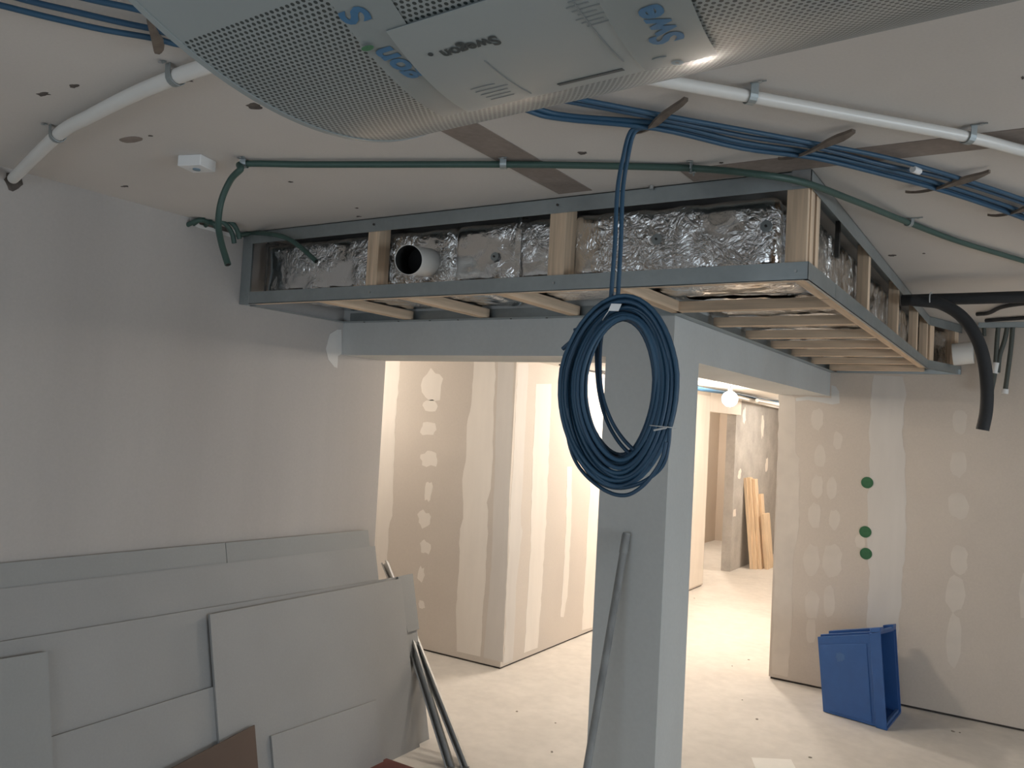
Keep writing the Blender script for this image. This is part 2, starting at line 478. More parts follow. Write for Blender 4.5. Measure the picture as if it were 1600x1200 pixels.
for a, b in (((5.51, 0.4, 0.55), (5.54, 0.46, 2.05)), ((5.51, 3.74, 0.55), (5.54, 3.8, 2.05)), ((5.51, 0.46, 0.55), (5.54, 3.74, 0.61)), ((5.51, 0.46, 1.99), (5.54, 3.74, 2.05)), ((5.51, 2.07, 0.61), (5.54, 2.13, 1.99))):
    build('window_frame', box(a, b), M['white_plastic'], win)

# joint filler on the lit walls
patch(wall_passage, 'y', 5.135, ragged([(-4.686, 2.21), (-4.677, 1.503), (-4.636, 0.568), (-4.611, -0.072)], [(-4.324, 2.224), (-4.326, 1.966), (-4.334, 1.75), (-4.321, 1.24), (-4.308, 0.987), (-4.34, 0.877), (-4.333, 0.624), (-4.314, -0.042)], 0.006), M['filler'], 'filler_strip')
patch(wall_passage, 'y', 5.135, ragged([(-3.603, 2.248), (-3.6, 1.948), (-3.63, 1.743), (-3.623, 1.463), (-3.646, 1.329), (-3.619, 1.041), (-3.643, 0.958), (-3.633, 0.643), (-3.634, 0.343), (-3.604, 0.055)], [(-3.41, 2.249), (-3.393, 2.111), (-3.404, 1.93), (-3.391, 1.793), (-3.389, 1.576), (-3.382, 1.283), (-3.412, 1.181), (-3.393, 1.066), (-3.39, 0.677), (-3.398, 0.286), (-3.394, 0.058)], 0.005), M['filler'], 'filler_strip')
patch(wall_passage, 'y', 5.135, ragged([(-3.385, 2.25), (-3.371, 1.775), (-3.356, 1.285), (-3.343, 0.744), (-3.359, 0.296), (-3.371, 0.058)], [(-3.245, 2.25), (-3.232, 1.781), (-3.223, 1.297), (-3.205, 0.763), (-3.205, 0.323), (-3.201, 0.055)], 0.003), M['filler_grey'], 'filler_strip')
for u, v, hu, hv in [(-3.98, 2.036, 0.106, 0.12), (-3.988, 1.875, 0.069, 0.045), (-3.993, 1.691, 0.075, 0.05), (-3.97, 1.463, 0.087, 0.054), (-3.964, 1.211, 0.037, 0.078), (-3.986, 0.991, 0.062, 0.064), (-3.964, 0.782, 0.049, 0.049), (-3.986, 0.568, 0.031, 0.058), (-3.963, 0.341, 0.031, 0.034)]:
    patch(wall_passage, 'y', 5.135, blob(u, v, hu, hv, 0.22), M['filler'], 'filler_spot')
patch(wall_corridor, 'x', -3.22, ragged([(5.152, 2.214), (5.16, 1.609), (5.161, 1.083), (5.162, 0.638), (5.179, 0.032)], [(5.306, 2.228), (5.31, 1.607), (5.304, 1.072), (5.341, 0.974), (5.296, 0.62), (5.302, 0.029)], 0.007), M['filler_grey'], 'filler_strip')
patch(wall_corridor, 'x', -3.22, ragged([(5.434, 2.082), (5.436, 1.508), (5.474, 0.862), (5.466, 0.482), (5.467, 0.258), (5.463, 0.052)], [(5.671, 2.098), (5.682, 1.505), (5.694, 1.005), (5.68, 0.529), (5.675, 0.224), (5.664, 0.05)], 0.007), M['filler'], 'filler_strip')
patch(wall_corridor, 'x', -3.22, ragged([(5.994, 1.444), (6.023, 0.969), (6.025, 0.44), (6.004, 0.227)], [(6.083, 1.442), (6.112, 0.962), (6.119, 0.427), (6.07, 0.216)], 0.007), M['filler'], 'filler_strip')
patch(wall_corridor, 'x', -3.22, ragged([(6.43, 1.926), (6.429, 1.266), (6.416, 0.612), (6.406, 0.046)], [(6.978, 1.947), (6.919, 1.246), (6.862, 0.56), (6.83, 0.024)], 0.007), M['filler'], 'filler_strip')
patch(wall_corridor, 'x', -3.22, ragged([(8.75, 0.03), (8.78, 1.2), (8.72, 2.2)], [(9.44, 0.03), (9.44, 1.2), (9.44, 2.2)], 0.003), M['filler'], 'filler_strip')  # filler coat whose pale tone also stands in for light on this wall end
# joint filler on the beige wall
patch(wall_right, 'y', YR, ragged([(-1.631, 2.175), (-1.617, 1.697), (-1.612, 1.222), (-1.608, 0.751), (-1.603, 0.283), (-1.599, 0.041)], [(-1.505, 2.073), (-1.506, 2.03), (-1.486, 1.672), (-1.463, 1.627), (-1.442, 1.24), (-1.477, 0.83), (-1.471, 0.402), (-1.477, 0.228), (-1.483, 0.038)], 0.006), M['filler_faint'], 'filler_strip')
patch(wall_right, 'y', YR, ragged([(-0.975, 2.253), (-0.985, 2.049), (-0.991, 1.854), (-0.979, 1.62), (-0.986, 1.301), (-0.983, 1.207), (-0.959, 0.871), (-0.964, 0.64), (-0.961, 0.402), (-0.956, 0.025)], [(-0.785, 2.247), (-0.761, 2.119), (-0.777, 1.865), (-0.751, 1.659), (-0.737, 1.326), (-0.73, 1.091), (-0.745, 0.932), (-0.758, 0.569), (-0.762, 0.309), (-0.769, 0.023)], 0.007), M['filler_grey'], 'filler_strip')
for u, v, hu, hv in [(-1.345, 1.924, 0.045, 0.075), (-1.199, 1.778, 0.03, 0.06), (-1.318, 1.655, 0.04, 0.079), (-1.328, 1.437, 0.04, 0.083), (-1.226, 1.432, 0.035, 0.082), (-1.338, 1.227, 0.044, 0.092), (-1.201, 1.21, 0.035, 0.068), (-1.348, 0.899, 0.057, 0.114), (-1.208, 0.918, 0.065, 0.113), (-1.332, 0.584, 0.048, 0.1), (-1.219, 0.625, 0.039, 0.108), (-1.334, 0.401, 0.035, 0.091), (-0.428, 1.948, 0.041, 0.086), (-0.431, 1.661, 0.049, 0.085), (-0.424, 1.388, 0.06, 0.085), (-0.411, 1.03, 0.052, 0.093), (-0.423, 0.804, 0.056, 0.117), (-0.426, 0.501, 0.041, 0.167), (-0.016, 0.86, 0.048, 0.161), (-1.025, 1.077, 0.033, 0.045)]:
    patch(wall_right, 'y', YR, blob(u, v, hu, hv, 0.12), M['filler_faint'], 'filler_spot')
# filler where the beams meet the walls
patch(wall_left, 'x', XL, [(3.211, 2.228), (3.182, 2.225), (3.129, 2.195), (3.108, 2.116), (3.131, 2.061), (3.176, 2.028), (3.2, 2.023), (3.199, 2.088), (3.227, 2.101)], M['filler_blue'])
patch(wall_right, 'y', YR, [(-1.256, 2.174), (-1.225, 2.165), (-1.202, 2.129), (-1.195, 2.046), (-1.247, 2.035), (-1.314, 2.046), (-1.418, 2.062), (-1.5, 2.05), (-1.505, 2.073), (-1.419, 2.09), (-1.338, 2.083), (-1.253, 2.081)], M['filler_blue'])
for y, z, h in ((10.9, 1.25, 0.06), (10.75, 0.75, 0.05), (11.9, 1.9, 0.16), (11.0, 2.02, 0.10), (12.2, 1.35, 0.10)):
    patch(wall_stub, 'x', -3.28, blob(y, z, 0.07, h, 0.25), M['filler'], 'filler_spot')

# ceiling joints left bare, chips and screw holes
for nm, a, b in (('bare_strip', (-1.43, 0.9), (-1.30, 2.50)), ('bare_strip', (-0.95, 2.40), (5.0, 2.53))):
    patch(ceiling, 'z', ZC, [(a[0], a[1]), (b[0], a[1]), (b[0], b[1]), (a[0], b[1])], M['raw_strip'], nm, 0.002)
for x, y, hx, hy in [(-2.256, 1.153, 0.033, 0.017), (-2.117, 1.157, 0.028, 0.014), (-1.756, 1.214, 0.027, 0.016), (-1.801, 1.263, 0.027, 0.017), (-1.784, 1.459, 0.04, 0.029), (-2.465, 1.328, 0.017, 0.009), (-2.285, 1.49, 0.014, 0.008), (-2.92, 1.815, 0.028, 0.014), (-2.251, 2.019, 0.014, 0.011), (-1.152, 2.142, 0.024, 0.02), (-0.732, 2.109, 0.017, 0.019), (-0.81, 2.381, 0.01, 0.012), (-2.278, 2.39, 0.012, 0.01), (-2.369, 2.496, 0.021, 0.013), (-0.541, 3.879, 0.022, 0.028), (-0.418, 3.875, 0.009, 0.018), (-0.04, 2.065, 0.004, 0.013), (-0.6, 2.669, 0.008, 0.016)]:
    patch(ceiling, 'z', ZC, blob(x, y, hx * 0.6, hy * 0.6, 0.35), M['scar'], 'chipped_hole', 0.001)

for x, y, hx, hy in [(-2.378, 1.487, 0.077, 0.041)]:
    patch(ceiling, 'z', ZC, blob(x, y, hx * 0.62, hy * 0.5, 0.06, 20), M['raw_strip'], 'chipped_hole', 0.001)

# ------------------------------------------------------------------ soffit framing
ZB, ZT = 2.265, 2.598
YF, XR = 2.54, -0.583
sof = thing('soffit_frame', 'steel and timber soffit framing hung below the ceiling round the column', 'soffit frame', (-1.8, 2.9, ZB))
def rail(name, a, b, face, z0, z1, lip=0.03, lip_up=True):
    """thin steel track: a web standing between a and b and one flange turned inward"""
    a, b, n = Vector((a[0], a[1], 0)), Vector((b[0], b[1], 0)), Vector((face[0], face[1], 0))
    t = 0.002
    m = MB()
    m.prism([a + Vector((0, 0, z0)), b + Vector((0, 0, z0)), b + Vector((0, 0, z1)), a + Vector((0, 0, z1))], -n * t)
    zz = z1 if lip_up else z0
    m.prism([a + Vector((0, 0, zz)), b + Vector((0, 0, zz)), b - n * lip + Vector((0, 0, zz)), a - n * lip + Vector((0, 0, zz))], (0, 0, -t if lip_up else t))
    return build(name, m, M['steel'], sof)
rail('top_rail', (XL + 0.002, YF), (XR, YF), (0, -1), ZT - 0.055, ZT, 0.07)
rail('bottom_rail', (XL + 0.002, YF), (XR, YF), (0, -1), ZB, ZB + 0.055, 0.012, False)
rail('top_rail', (XR, YF), (XR, 5.83), (1, 0), ZT - 0.055, ZT, 0.07)
rail('bottom_rail', (XR, YF), (XR, 2.94), (1, 0), ZB, ZB + 0.055, 0.012, False)
rail('bottom_rail', (XR, 2.943), (XR, 5.83), (1, 0), ZB, ZB + 0.055, 0.012, False)
an = Vector((0.47, -0.153, 0)).normalized()
rail('top_rail', (XR, 5.83), (-0.43, 6.305), an, ZT - 0.055, ZT)
rail('bottom_rail', (XR, 5.83), (-0.43, 6.305), an, ZB, ZB + 0.055, 0.012, False)
build('end_post', MB().box((XL + 0.002, YF - 0.001, ZB), (XL + 0.065, YF + 0.001, ZT - 0.002)).box((XL + 0.002, YF, ZB), (XL + 0.004, YF + 0.06, ZT - 0.002)), M['steel'], sof)
build('wall_rail', box((XL + 0.002, YF + 0.06, ZB), (XL + 0.045, YB, ZB + 0.002)), M['steel'], sof)
build('back_rail', MB().box((XL + 0.05, YB - 0.05, ZB), (XB - 0.0, YB - 0.002, ZB + 0.002)).box((XL + 0.05, YB - 0.004, ZB), (XB, YB - 0.002, ZB + 0.05)), M['steel'], sof)
build('back_rail', MB().box((XB + 0.002, YB - 0.05, ZB), (XB + 0.045, YR - 0.005, ZB + 0.002)).box((XB + 0.002, YB, ZB), (XB + 0.004, YR - 0.005, ZB + 0.05)), M['steel'], sof)
build('end_rail', box((XB + 0.05, YR - 0.045, ZB - 0.001), (-0.43, YR - 0.003, ZB + 0.03)), M['steel'], sof)
# timber studs standing in the tracks
def stud(x0, y0, x1, y1, z0=ZB + 0.03, z1=ZT - 0.004):
    return build('stud', box((x0, y0, z0), (x1, y1, z1)), M['wood_z'], sof, bevel=0.002)
stud(-2.352, YF + 0.004, -2.292, YF + 0.075)
stud(-1.486, YF + 0.004, -1.420, YF + 0.085)
stud(-0.655, YF + 0.004, -0.592, YF + 0.026)
stud(-0.640, YF + 0.030, -0.588, YF + 0.075)
stud(-0.640, YF + 0.105, -0.588, YF + 0.150)
for y in (3.60, 4.46, 5.25):
    stud(-0.634, y, -0.588, y + 0.045)
stud(-0.636, 5.775, -0.588, 5.82)
for q in (0.12, 0.86):
    c = Vector((XR, 5.83, 0)).lerp(Vector((-0.43, 6.305, 0)), q) - an * 0.04
    d = Vector((0.153, 0.47, 0)).normalized()
    build('stud', MB().obox(c + Vector((0, 0, (ZB + ZT) / 2)), d * 0.03, an * 0.034, (0, 0, 0.14)), M['wood_z'], sof, bevel=0.002)
# timber along the lower edge and the battens of the underside
build('edge_timber', box((XL + 0.07, YF + 0.004, ZB + 0.003), (XR - 0.05, YF + 0.05, ZB + 0.03)), M['wood_x'], sof)
build('edge_timber', box((XR - 0.05, YF + 0.004, ZB + 0.003), (XR - 0.004, 2.935, ZB + 0.03)), M['wood_y'], sof)
build('edge_timber', box((XR - 0.05, 2.945, ZB + 0.003), (XR - 0.004, 5.80, ZB + 0.03)), M['wood_y'], sof)
for x in (-2.645, -2.19, -1.715, -1.24):
    build('batten', box((x - 0.024, YF + 0.052, ZB + 0.004), (x + 0.024, YB - 0.03, ZB + 0.046)), M['wood_y'], sof, bevel=0.002)
for y in (3.16, 3.64, 4.13, 4.60, 5.06, 5.58, 6.13):
    build('batten', box((XB + 0.03, y - 0.024, ZB + 0.004), (XR - 0.052, y + 0.024, ZB + 0.044)), M['wood_x'], sof, bevel=0.002)
for x in (-2.32, -1.455, -0.62):                                  # screws through the tracks
    for z in (ZB + 0.027, ZT - 0.026):
        build('screw', MB().disc((x, YF - 0.002, z), (0, -1, 0), 0.0045, 0.003, 10), M['rust' if z > 2.5 else 'steel_bright'], sof)
for x in (-2.95, -2.72, -2.52, -2.35, -2.05, -1.86, -1.6, -1.4):
    build('screw', MB().disc((x, YB - 0.025, ZB), (0, 0, -1), 0.005, 0.003, 8), M['rust'], sof)
build('hanger_rod', MB().tube([(-2.985, YF + 0.03, ZB + 0.05), (-2.985, YF + 0.03, ZT - 0.05)], 0.005, 8), M['rust'], sof)
build('hanger_bracket', box((-2.992, YF + 0.02, ZT - 0.068), (-2.93, YF + 0.045, ZT - 0.056)), M['rust'], sof)

# ------------------------------------------------------------------ foil ducts inside the soffit
def foil_box(a, b, step, amp, seed, crown=0.03):
    m = MB()
    (x0, y0, z0), (x1, y1, z1) = a, b
    nx, ny, nz = [max(2, int((q - p) / step)) for p, q in zip(a, b)]
    idx = {}
    c = (Vector(a) + Vector(b)) / 2
    half = (Vector(b) - Vector(a)) / 2
    def vid(i, j, k):
        key = (i, j, k)
        if key not in idx:
            p = Vector((x0 + (x1 - x0) * i / nx, y0 + (y1 - y0) * j / ny, z0 + (z1 - z0) * k / nz))
            d = p - c
            # rounded edges
            e = [max(0.0, abs(d[q]) - (half[q] - crown)) for q in range(3)]
            L = math.sqrt(sum(q * q for q in e))
            if L > crown:
                for q in range(3):
                    if e[q] > 0:
                        d[q] = math.copysign(half[q] - crown + e[q] * crown / L, d[q])
            nrm = Vector([math.copysign(max(0.0, abs(d[q]) - (half[q] - crown)) / crown, d[q]) for q in range(3)])
            if nrm.length:
                nrm.normalize()
            s = p * 1.0 + Vector((seed, 0, 0))
            w = noise.noise(s * 9) * 0.6 + noise.noise(s * 22) * 0.45 + (0.5 - abs(noise.noise(s * 15 + Vector((5, 1, 2))))) * 0.7
            idx[key] = len(m.v)
            m.v.append(c + d + nrm * amp * w)
        return idx[key]
    for i in range(nx):
        for j in range(ny):
            for k in (0, nz):
                m.f.append((vid(i, j, k), vid(i + 1, j, k), vid(i + 1, j + 1, k), vid(i, j + 1, k)))
    for i in range(nx):
        for k in range(nz):
            for j in (0, ny):
                m.f.append((vid(i, j, k), vid(i + 1, j, k), vid(i + 1, j, k + 1), vid(i, j, k + 1)))
    for j in range(ny):
        for k in range(nz):
            for i in (0, nx):
                m.f.append((vid(i, j, k), vid(i, j + 1, k), vid(i, j + 1, k + 1), vid(i, j, k + 1)))
    return m
duct = thing('insulated_duct', 'crumpled silver foil insulated duct behind the front track of the soffit', 'duct', (-1.85, 2.9, 2.30), 'foil ducts in the soffit')
build('foil_wrap', foil_box((-3.05, 2.628, 2.318), (-1.965, 3.18, 2.555), 0.013, 0.007, 3.1, 0.03), M['foil'], duct, smooth=True)
build('foil_wrap', foil_box((-1.968, 2.626, 2.318), (-0.70, 3.10, 2.555), 0.013, 0.007, 8.7, 0.03), M['foil'], duct, smooth=True)
for x, z, r in ((-2.40, 2.415, 0.016), (-1.765, 2.42, 0.017), (-1.105, 2.44, 0.019), (-0.735, 2.455, 0.019)):
    w = build('pin_washer', MB().disc((x, 2.620, z), (0, -1, 0.12), r, 0.006, 18), M['steel'], duct)
    build('pin', MB().disc((x, 2.614, z), (0, -1, 0.12), 0.004, 0.006, 8), M['rust'], w)
build('strap', MB().box((-1.672, 2.612, 2.315), (-1.648, 2.615, 2.57)).box((-1.672, 2.612, 2.567), (-1.648, 2.66, 2.57)), M['foil'], duct)
duct2 = thing('insulated_duct', 'crumpled silver foil insulated duct behind the side track of the soffit', 'duct', (-0.95, 4.6, 2.30), 'foil ducts in the soffit')
build('foil_wrap', foil_box((-1.20, 3.125, 2.318), (-0.645, 6.20, 2.55), 0.018, 0.010, 17.3, 0.03), M['foil'], duct2, smooth=True)
build('foil_wrap', foil_box((-0.695, 2.72, 2.318), (-0.645, 3.12, 2.545), 0.012, 0.008, 23.9, 0.02), M['foil'], duct2, smooth=True)
build('foil_wrap', MB().prism([(-0.64, 5.86, 2.318), (-0.505, 6.24, 2.318), (-0.64, 6.24, 2.318)], (0, 0, 0.22)), M['foil'], duct2)
build('hanger_strap', box((-0.640, 3.18, 2.46), (-0.625, 3.20, ZT - 0.002)), M['rust'], duct2)

pipe = thing('pipe_stub', 'open white pipe stub poking out of the soffit between studs', 'pipe', (-2.07, 2.52, 2.33))
pa, pb = Vector((-2.035, 2.43, 2.388)), Vector((-2.105, 2.66, 2.423))
build('pipe_wall', MB().pipe(pa, pb, 0.057, 0.0558, 40), M['white_pipe'], pipe, smooth=True)
build('bore', MB().disc(pa.lerp(pb, 0.55), pa - pb, 0.0555, 0.002, 40), M['black_in'], pipe)
build('bore_shade', MB().pipe(pa.lerp(pb, 0.02), pa.lerp(pb, 0.56), 0.0556, 0.0552, 40), M['black_in'], pipe, smooth=True)  # black sleeve, the shade inside the pipe put into its colour

pe = thing('pipe_stub', 'short white duct end beside the far corner of the soffit', 'pipe', (-0.38, 6.1, 2.36))
qa, qb = Vector((-0.47, 6.15, 2.385)), Vector((-0.352, 6.15, 2.398))
build('pipe_wall', MB().pipe(qb, qa, 0.072, 0.068, 32), M['white_pipe'], pe, smooth=True)
build('bore', MB().disc(qb.lerp(qa, 0.2), qb - qa, 0.068, 0.002, 32), M['black_in'], pe)

# ------------------------------------------------------------------ perforated air diffuser
dd = thing('air_diffuser', 'half-round perforated white air diffuser wrapped in film, hung below the ceiling', 'air diffuser', (-0.1, 0.55, 2.07))
DA, DP, DR, DL = math.radians(1.382), math.radians(3.0), 0.427, 1.05
D0 = Vector((-0.624, 0.536, 2.50))
dax = Vector((math.cos(DA) * math.cos(DP), math.sin(DA) * math.cos(DP), math.sin(DP)))
de1 = Vector((-math.sin(DA), math.cos(DA), 0))
de2 = dax.cross(de1)
def dpt(s, deg, off=0.0):
    w = math.radians(deg)
    return D0 + dax * s + (de1 * math.cos(w) - de2 * math.sin(w)) * (DR + off)
def dsheet(name, s0, s1, t0, t1, mat, off, parent, ns=2, ntheta=60, thick=0.001, slant=0.0):
    m = MB()
    uvs = []
    def row(o):
        for i in range(ns + 1):
            for j in range(ntheta + 1):
                th = t0 + (t1 - t0) * j / ntheta
                s = s0 + (s1 - s0) * i / ns + slant * math.radians(th - t0) * DR
                m.v.append(dpt(s, th, o))
                uvs.append((s, math.radians(th) * DR))
    row(off)
    row(off - thick)
    n1 = (ns + 1) * (ntheta + 1)
    k = ntheta + 1
    for i in range(ns):
        for j in range(ntheta):
            a = i * k + j
            m.f.append((a, a + 1, a + k + 1, a + k))
            m.f.append((n1 + a, n1 + a + k, n1 + a + k + 1, n1 + a + 1))
    for i in range(ns):
        for j in (0, ntheta):
            a = i * k + j
            m.f.append((a, a + k, n1 + a + k, n1 + a))
    for j in range(ntheta):
        for i in (0, ns):
            a = i * k + j
            m.f.append((a, a + 1, n1 + a + 1, n1 + a))
    o = build(name, m, mat, parent, smooth=True)
    uvl = o.data.uv_layers.new(name='UVMap')
    for lp in o.data.loops:
        uvl.data[lp.index].uv = uvs[lp.vertex_index]
    return o
front = dsheet('perforated_front', 0.004, DL - 0.004, 14, 107.2, M['perforated'], 0.0, dd, 4, 90, 0.0015)
dsheet('plain_panel', 0.004, DL - 0.004, 107.2, 180, M['diffuser'], 0.0, dd, 4, 60, 0.0015)
dsheet('edge_flange', 0.004, DL - 0.004, 0, 14, M['diffuser'], 0.0, dd, 4, 10, 0.0015)
dsheet('end_trim', -0.002, 0.004, 0, 180, M['diffuser'], 0.0012, dd, 1, 90, 0.003)
dsheet('end_trim', DL - 0.006, DL + 0.004, 0, 180, M['diffuser'], 0.003, dd, 1, 90, 0.006)
for s in (0.0, DL - 0.002):
    m = MB()
    m.prism([dpt(s, 180 * k / 48) for k in range(49)], dax * 0.002)
    build('end_cap', m, M['diffuser'], dd)
build('back_plate', MB().prism([dpt(0, 0), dpt(0, 180), dpt(DL, 180), dpt(DL, 0)], de2 * 0.003), M['steel'], dd)
for s in (0.12, DL - 0.12):
    for k in (0.28, -0.28):
        q = D0 + dax * s + de1 * k
        build('hanger_rod', MB().tube([q, (q.x, q.y, ZC)], 0.004, 8), M['steel'], dd)
sheet = dsheet('instruction_sheet', 0.147, 0.345, 79.3, 100.6, M['label'], 0.0025, dd, 6, 30, 0.0006, 0.20)
tape1 = dsheet('film_tape', 0.118, 0.166, 79.3, 112, M['film'], 0.0012, dd, 3, 40, 0.0004, 0.20)
tape2 = dsheet('film_tape', 0.325, 0.385, 79.3, 112, M['film'], 0.0034, dd, 3, 40, 0.0004, 0.12)
def text_mesh(body, size, bold):
    cu = bpy.data.curves.new('lettering', 'FONT')
    cu.body, cu.size, cu.offset, cu.resolution_u = body, size, bold, 3
    ob = bpy.data.objects.new('lettering', cu)
    COL.objects.link(ob)
    dg = bpy.context.evaluated_depsgraph_get()
    me = ob.evaluated_get(dg).to_mesh()
    vs = [v.co.copy() for v in me.vertices]
    fs = [tuple(p.vertices) for p in me.polygons]
    ob.evaluated_get(dg).to_mesh_clear()
    bpy.data.objects.remove(ob, do_unlink=True)
    bpy.data.curves.remove(cu)
    return vs, fs
def dtext(body, size, s0, t0, mode, mat, off, parent, bold=0.0):
    vs, fs = text_mesh(body, size, bold)
    m = MB()
    for v in vs:
        if mode == 'flip':              # lettering upside down towards the camera side
            s, th = s0 - v.x, t0 - math.degrees(v.y / DR)
        else:                           # lettering running round the curve
            s, th = s0 - v.y, t0 + math.degrees(v.x / DR)
        m.v.append(dpt(s, th, off))
    m.f = fs
    return build('lettering', m, mat, parent)
dtext('Swegon', 0.0165, 0.253, 95.7, 'flip', M['print_black'], 0.0031, sheet, 0.0006)
build('lettering', MB().disc(dpt(0.193, 95.6, 0.0026), dpt(0.193, 95.6, 1) - dpt(0.193, 95.6, 0), 0.0022, 0.0006, 10), M['print_black'], sheet)
dtext('gon', 0.033, 0.168, 92.0, 'round', M['print_blue'], 0.0018, tape1, 0.0012)
dtext('S', 0.033, 0.178, 102.6, 'round', M['print_blue'], 0.0018, tape1, 0.0012)
dtext('Swe', 0.034, 0.376, 86.3, 'round', M['print_blue'], 0.0040, tape2, 0.0012)
dtext('0', 0.018, 0.358, 80.9, 'flip', M['print_pale'], 0.0040, tape2, 0.0008)
for s, t, mt, a, b in ((0.153, 99.4, 'print_green', 0.006, 0.0028), (0.346, 82.9, 'print_grey', 0.006, 0.0018)):
    nrm = dpt(s, t, 1) - dpt(s, t, 0)
    c = dpt(s, t, 0.0036)
    tg = dpt(s, t + 0.5) - dpt(s, t)
    tg.normalize()
    build('printed_mark', MB().prism([c + dax * a * math.cos(w * 0.5236) + tg * b * math.sin(w * 0.5236) for w in range(12)], nrm * 0.0006), M[mt], tape2 if s > 0.2 else tape1)
dsheet('bar_code', 0.252, 0.312, 81.4, 82.1, M['print_black'], 0.0032, sheet, 4, 2, 0.0004, 0.0)
dsheet('fold_line', 0.2215, 0.2223, 81, 92, M['print_grey'], 0.0032, sheet, 1, 20, 0.0004, 0.05)
dsheet('fold_line', 0.3185, 0.3197, 84, 97, M['print_grey'], 0.0032, sheet, 1, 20, 0.0004, 0.05)
for k in range(9):
    s0 = 0.316 + 0.002 * (k % 3)
    dsheet('text_line', s0, s0 + 0.014 + 0.012 * rnd.random(), 98.6 - k * 0.7, 98.75 - k * 0.7, M['print_grey'], 0.0031, sheet, 1, 2, 0.0003)
for k in range(5):
    dsheet('text_line', 0.186, 0.21 + 0.01 * rnd.random(), 86.5 - k * 1.1, 86.65 - k * 1.1, M['print_grey'], 0.0031, sheet, 1, 2, 0.0003)

# ------------------------------------------------------------------ services on the ceiling
def clip(p, r, d, parent, name='clip'):
    """a bent steel saddle over a pipe along direction d under the ceiling"""
    p, d = Vector(p), Vector(d).normalized()
    s = d.cross(Vector((0, 0, 1))).normalized()
    zt = ZC - 0.001
    pts = [p - s * (r + 0.004) + Vector((0, 0, zt - p.z))]
    for k in range(9):
        w = math.pi * k / 8
        pts.append(p - s * (r + 0.003) * math.cos(w) + Vector((0, 0, -(r + 0.003) * math.sin(w))))
    pts.append(p + s * (r + 0.004) + Vector((0, 0, zt - p.z)))
    m = MB()
    for a, b in zip(pts[:-1], pts[1:]):
        m.bar(a, b + (b - a) * 0.05, 0.002, 0.020, s.cross(b - a) if abs((b - a).normalized().dot(d)) < 0.1 else (0, 0, 1))
    m.box((p.x + s.x * (r + 0.004) - 0.009, p.y + s.y * (r + 0.004) - 0.009, zt - 0.003), (p.x + s.x * (r + 0.03) + 0.009, p.y + s.y * (r + 0.03) + 0.009, zt))
    o = build(name, m, M['steel'], parent)
    build('screw', MB().disc((p.x + s.x * (r + 0.024), p.y + s.y * (r + 0.024), zt - 0.003), (0, 0, -1), 0.005, 0.003, 8), M['steel_bright'], o)
    return o
# white pipes
wl = thing('plastic_pipe', 'long white plastic pipe clipped to the ceiling, running from the grey wall over the diffuser', 'pipe', (-1.2, 1.7, 2.55))
ptl = [(-2.996, 1.483, 2.575), (-2.484, 1.32, 2.575), (-2.231, 1.268, 2.575), (-1.971, 1.224, 2.575), (-1.755, 1.199, 2.575), (-1.614, 1.191, 2.575), (-1.46, 1.188, 2.575)]
ptl = [(-3.1, ptl[0][1] + 0.02, 2.563)] + [tuple(p) for p in ptl[1:]]
ptr = [tuple(p) for p in [(-0.799, 1.614, 2.575), (-0.717, 1.708, 2.575), (-0.574, 1.869, 2.575), (-0.379, 2.092, 2.575), (-0.161, 2.342, 2.575), (-0.041, 2.511, 2.575), (0.105, 2.699, 2.575), (0.828, 3.658, 2.575)]]
mid = [(-1.20, 1.24, 2.575), (-0.98, 1.38, 2.575)]
path = smoothed(ptl + mid + ptr, 6)
build('pipe_run', MB().tube(path, [0.0185 if p.x < -1.45 else max(0.0145, 0.0185 - 0.004 * (p.x + 1.45) / 0.4) for p in path], 14), M['white_pipe'], wl, smooth=True)
build('wall_hole', MB().disc((XL, ptl[0][1] + 0.012, 2.556), (1, 0, 0), 0.032, 0.0015, 16, 0.2), M['scar'], wl)
for k in (1, 4):
    clip(ptl[k], 0.0185, Vector(ptl[k + 1]) - Vector(ptl[k]), wl)
for k in (2, 4):
    clip(ptr[k], 0.0145, Vector(ptr[k + 1]) - Vector(ptr[k]), wl)
